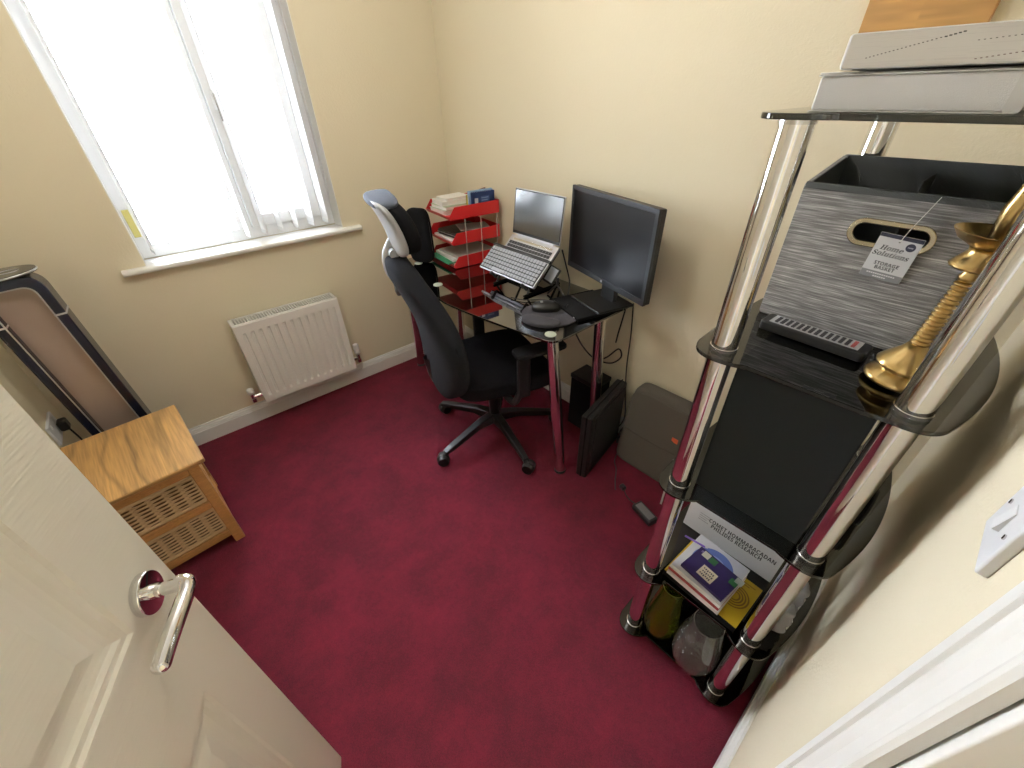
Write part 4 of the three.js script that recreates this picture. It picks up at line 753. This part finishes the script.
{
  const r = thing('remote_control', 'black and silver remote control lying in front of the woven basket', 'remote control', [2.175, TIER[3] + 0.0006, 0.640], -0.04);
  const bodyShape = roundRect(-0.085, 0.085, -0.022, 0.022, 0.006);
  mesh('body', extrude(bodyShape, 0.012, 0.003, 6).rotateX(-Math.PI / 2).translate(0, 0.003, 0), M.blackPlastic, r);
  mesh('face_plate', box(-0.074, 0.074, 0.0179, 0.0188, -0.019, 0.018), std({ color: lin(0.46, 0.46, 0.47), roughness: 0.5 }), r);
  const bt = [], rd = []; for (let i = 0; i < 14; i++) for (let j = 0; j < 4; j++) { const x = -0.066 + i * 0.0098, z = -0.0125 + j * 0.0073; (i === 13 ? rd : bt).push(box(x, x + 0.0058, 0.0188, 0.0205, z, z + 0.0042)); }
  tag(mesh('buttons', merge(bt), M.greyPlastic, r), null, null, null, 'stuff'); tag(mesh('red_buttons', merge(rd), std({ color: lin(0.45, 0.10, 0.10), roughness: 0.5 }), r), null, null, null, 'stuff');
}
{
  const c = thing('brass_candlestick', 'polished brass candlestick with ribbed stem behind the right chrome post', 'candlestick', [2.311, TIER[3] + 0.0028, 0.688]); c.rotation.z = -0.045;
  mesh('foot', lathe([[0, 0], [0.040, 0], [0.0425, 0.004], [0.040, 0.010], [0.028, 0.019], [0.026, 0.022], [0.036, 0.027], [0.037, 0.031], [0.031, 0.040], [0.017, 0.057], [0.0125, 0.066], [0, 0.068]], 56), M.brass, c);
  const ribs = [[0, 0.066]]; for (let i = 0; i < 15; i++) { const y = 0.067 + i * 0.0067, r = 0.0112 - i * 0.00018; ribs.push([r - 0.002, y], [r + 0.0008, y + 0.0018], [r + 0.0008, y + 0.004], [r - 0.002, y + 0.0062]); } ribs.push([0, 0.169]);
  mesh('stem', lathe(ribs, 40), M.brass, c);
  mesh('knop', lathe([[0, 0.167], [0.008, 0.168], [0.010, 0.174], [0.007, 0.182], [0.008, 0.190], [0, 0.192]], 40), M.brass, c);
  mesh('bell', lathe([[0.006, 0.188], [0.027, 0.186], [0.0285, 0.189], [0.022, 0.199], [0.017, 0.208], [0.019, 0.214], [0, 0.216]], 56), M.brass, c);
  mesh('dish', lathe([[0, 0.212], [0.018, 0.213], [0.036, 0.222], [0.044, 0.232], [0.0445, 0.2335], [0.042, 0.2325], [0.034, 0.2245], [0.016, 0.2165], [0, 0.2155]], 56), M.brass, c);
  mesh('sconce', lathe([[0, 0.214], [0.010, 0.216], [0.008, 0.228], [0.0105, 0.245], [0.0125, 0.262], [0.010, 0.280], [0.0085, 0.300], [0.011, 0.318], [0.010, 0.322], [0, 0.322]], 40), M.brass, c);
}
// ---- third tier: black fronted box, round tin
{
  const b = thing('storage_box', 'black fronted storage box filling the middle glass shelf', 'box', [2.213, TIER[2] + 0.0005, 0.62]);
  mesh('front', rbox(-0.109, 0.109, 0.001, 0.338, 0.134, 0.140, 0.002), M.boxBlack, b);
  mesh('body', merge([box(-0.109, -0.103, 0.001, 0.336, -0.16, 0.134), box(0.103, 0.109, 0.001, 0.336, -0.16, 0.134), box(-0.109, 0.109, 0.001, 0.336, -0.166, -0.1602), box(-0.1028, 0.1028, 0.001, 0.005, -0.16, 0.134)]), M.basketWeave, b);
  mesh('lid', rbox(-0.1095, 0.1095, 0.3365, 0.348, -0.168, 0.142, 0.003), M.boxBlack, b);
}
{
  const b = thing('round_lid', 'black round lid wedged upright beside the black fronted box', 'lid', [2.383, TIER[2] + 0.001, 0.60], 0.05);
  mesh('disc', rod(V3(-0.009, 0.045, 0), V3(0.006, 0.045, 0), 0.045, 0.043, 40), M.blackPlastic, b);
  mesh('rim', new THREE.TorusGeometry(0.041, 0.004, 10, 48).rotateY(Math.PI / 2).translate(-0.001, 0.045, 0), M.mattBlack, b);
}
// ---- fourth tier: standing leaflet, books
{
  const paperTex = canvasTex(720, 520, (g, w, h) => {
    g.fillStyle = '#cfd0d2'; g.fillRect(0, 0, w, h); g.fillStyle = '#6a6a70'; for (let i = 0; i < 4; i++) g.fillRect(95, 352 + i * 17, 86 - (i === 2 ? 20 : 0), 3);
    g.fillStyle = '#26262c'; g.font = 'bold 42px sans-serif'; g.fillText('COMET HOMMARACADAN', 176, 382); g.fillText('PHILIDES RESEARCH', 204, 418);
  });
  const p = thing('report_folder', 'white report with printed black title standing on the fourth shelf', 'report', [2.192, TIER[1], 0.575]);
  mesh('sheet_block', rbox(-0.135, 0.130, 0, 0.255, -0.012, 0, 0.001, 1), M.paper, p);
  mesh('cover_print', new THREE.PlaneGeometry(0.264, 0.254).translate(-0.0025, 0.1275, 0.0006), std({ map: paperTex, roughness: 0.6 }), p);
  p.rotation.x = -0.06; p.position.y += 0.001;
}
{
  const Y = TIER[1], stack = (name, label, cat, x, y, z, sx, sy, sz, yaw, mat, under) => {
    const t = thing(name, label, cat, [x, Y + y, z], yaw);
    mesh('pages', box(-sx / 2 + 0.001, sx / 2 - 0.001, 0.001, sy - 0.001, -sz / 2 + 0.001, sz / 2 - 0.001), M.paper, t);
    mesh('cover', box(-sx / 2, sx / 2, sy - 0.001, sy, -sz / 2, sz / 2), mat, t); mesh('cover', box(-sx / 2, sx / 2, 0, 0.001, -sz / 2, sz / 2), under || mat, t);
    mesh('spine', box(-sx / 2, sx / 2, 0, sy, sz / 2 - 0.001, sz / 2), under || mat, t); return t;
  };
  const yel = canvasTex(256, 256, (g, w, h) => { g.fillStyle = '#b89a1e'; g.fillRect(0, 0, w, h); g.strokeStyle = '#7a5c1c'; g.lineWidth = 5; for (let i = 0; i < 4; i++) { g.beginPath(); g.ellipse(205, 120, 14 + i * 9, 22 + i * 12, 0, 0, 7); g.stroke(); } g.fillStyle = '#8a6a1a'; g.fillRect(180, 20, 60, 6); g.fillRect(180, 32, 44, 6); });
  const y1 = stack('book', 'yellow covered book at the bottom of the magazine pile', 'book', 2.214, 0.0005, 0.702, 0.205, 0.022, 0.150, -0.03, M.yellow, M.mattBlack);
  const pl = new THREE.PlaneGeometry(0.204, 0.149).rotateX(-Math.PI / 2).translate(0, 0.0224, 0); mesh('cover_print', pl, std({ map: yel, roughness: 0.5 }), y1);
  stack('magazine', 'white magazine on the yellow book in the pile', 'magazine', 2.196, 0.0232, 0.706, 0.150, 0.012, 0.150, -0.04, M.paper);
  stack('magazine', 'red striped magazine in the middle of the pile', 'magazine', 2.195, 0.0357, 0.704, 0.148, 0.012, 0.146, -0.06, M.paper, std({ color: lin(0.30, 0.03, 0.03), roughness: 0.5 }));
  const bt = canvasTex(256, 256, (g, w, h) => { g.fillStyle = '#c9cbd2'; g.fillRect(0, 0, w, h); g.fillStyle = '#5e74b8'; g.beginPath(); g.arc(128, 118, 96, 0, 7); g.fill(); g.fillStyle = '#8fa0d4'; g.beginPath(); g.arc(128, 118, 60, 0, 7); g.fill(); });
  const bl = stack('booklet', 'white booklet with big blue circle under the purple notebook', 'booklet', 2.196, 0.0482, 0.695, 0.146, 0.006, 0.150, -0.05, M.paper);
  mesh('cover_print', new THREE.PlaneGeometry(0.145, 0.149).rotateX(-Math.PI / 2).translate(0, 0.0064, 0), std({ map: bt, roughness: 0.5 }), bl);
  const pt = canvasTex(320, 220, (g, w, h) => { g.fillStyle = '#2b1c55'; g.fillRect(0, 0, w, h); g.fillStyle = '#d6cdb4'; g.fillRect(98, 100, 112, 92); g.fillStyle = '#4a4550'; for (let i = 0; i < 3; i++) for (let k = 0; k < 6; k++) g.fillRect(112 + k * 14 + (i % 2) * 5, 116 + i * 24, 8, 10 + (k % 3) * 3); g.fillStyle = '#8a80a8'; g.fillRect(22, 20, 24, 8); g.fillRect(22, 32, 30, 4); });
  const pn = stack('notebook', 'dark purple notebook with cream label on top of the pile', 'notebook', 2.205, 0.0555, 0.715, 0.122, 0.010, 0.092, -0.12, std({ color: lin(0.035, 0.015, 0.10), roughness: 0.5 }));
  mesh('cover_print', new THREE.PlaneGeometry(0.121, 0.091).rotateX(-Math.PI / 2).translate(0, 0.0104, 0), std({ map: pt, roughness: 0.5 }), pn);
  for (const [x, z, c] of [[-0.014, -0.030, 0x2f6a3c], [0.052, -0.020, 0x2f6a3c], [0.060, -0.034, 0xb9bcb4], [-0.036, -0.032, 0xc8c6b4]]) mesh('page_tab', rbox(x - 0.010, x + 0.010, 0.0106, 0.0118, z - 0.010, z + 0.010, 0.0004, 1), std({ color: c, roughness: 0.5 }), pn);
  const pen = thing('pen', 'thin purple pen lying across the pile at the back left', 'pen', [2.128, Y + 0.0575, 0.655], 0.15);
  mesh('barrel', rod(V3(-0.03, 0, 0), V3(0.028, 0, 0), 0.0028), std({ color: lin(0.22, 0.12, 0.55), roughness: 0.3 }), pen);
  mesh('tip', rod(V3(0.028, 0, 0), V3(0.036, 0, 0), 0.0026, 0.0006), M.silver, pen);
  // clear packets at the right end of the shelf
  for (const [z, h, l] of [[0.685, 0.10, 'clear plastic packet standing at the right end of the fourth shelf'], [0.622, 0.13, 'taller clear plastic packet behind the first at the shelf end']]) {
    const c = thing('plastic_packet', l, 'packet', [2.378, Y + 0.0005, z], 0.4);
    mesh('wrap', cushion(0.030, h, 0.045, 5, (x, y, zz) => [x + 0.003 * Math.sin(y * 160), y + h / 2 + 0.001, zz], 14), phys({ color: lin(0.75, 0.76, 0.78), roughness: 0.12, transmission: 0.5, thickness: 0 }), c);
    mesh('label', rbox(0.014, 0.0168, h * 0.3, h * 0.7, -0.016, 0.016, 0.0005, 1), M.paper, c);
  }
}
// ---- bottom tier: vases
{
  const g = thing('glass_vase', 'green glass vase standing on the lowest shelf', 'vase', [2.143, TIER[0] + 0.0005, 0.742]);
  mesh('bowl', lathe([[0, 0.002], [0.030, 0.001], [0.046, 0.014], [0.0525, 0.045], [0.051, 0.09], [0.043, 0.15], [0.036, 0.205], [0.031, 0.250], [0.0292, 0.250], [0.034, 0.205], [0.041, 0.15], [0.049, 0.09], [0.0505, 0.046], [0.044, 0.018], [0.028, 0.008], [0, 0.009]], 56), M.greenGlass, g);
  const c = thing('glass_vase', 'clear balloon shaped glass vase on the lowest shelf', 'vase', [2.2595, TIER[0] + 0.0005, 0.752]);
  mesh('bowl', lathe([[0, 0.002], [0.030, 0.001], [0.052, 0.014], [0.063, 0.05], [0.065, 0.09], [0.059, 0.145], [0.048, 0.20], [0.041, 0.235], [0.0395, 0.235], [0.0465, 0.199], [0.057, 0.144], [0.063, 0.09], [0.061, 0.051], [0.050, 0.018], [0.028, 0.007], [0, 0.008]], 56), M.glass, c);
}
{
  const b = thing('storage_crate', 'dark grey box at the back of the lowest shelf', 'box', [2.215, TIER[0] + 0.0005, 0.53], 0);
  mesh('body', rbox(-0.09, 0.10, 0, 0.20, -0.06, 0.06, 0.005), M.mattBlack, b);
  mesh('label', box(0.04, 0.09, 0.12, 0.17, 0.0598, 0.0606), M.paperGrey, b);
}
renderer.render(scene, camera);
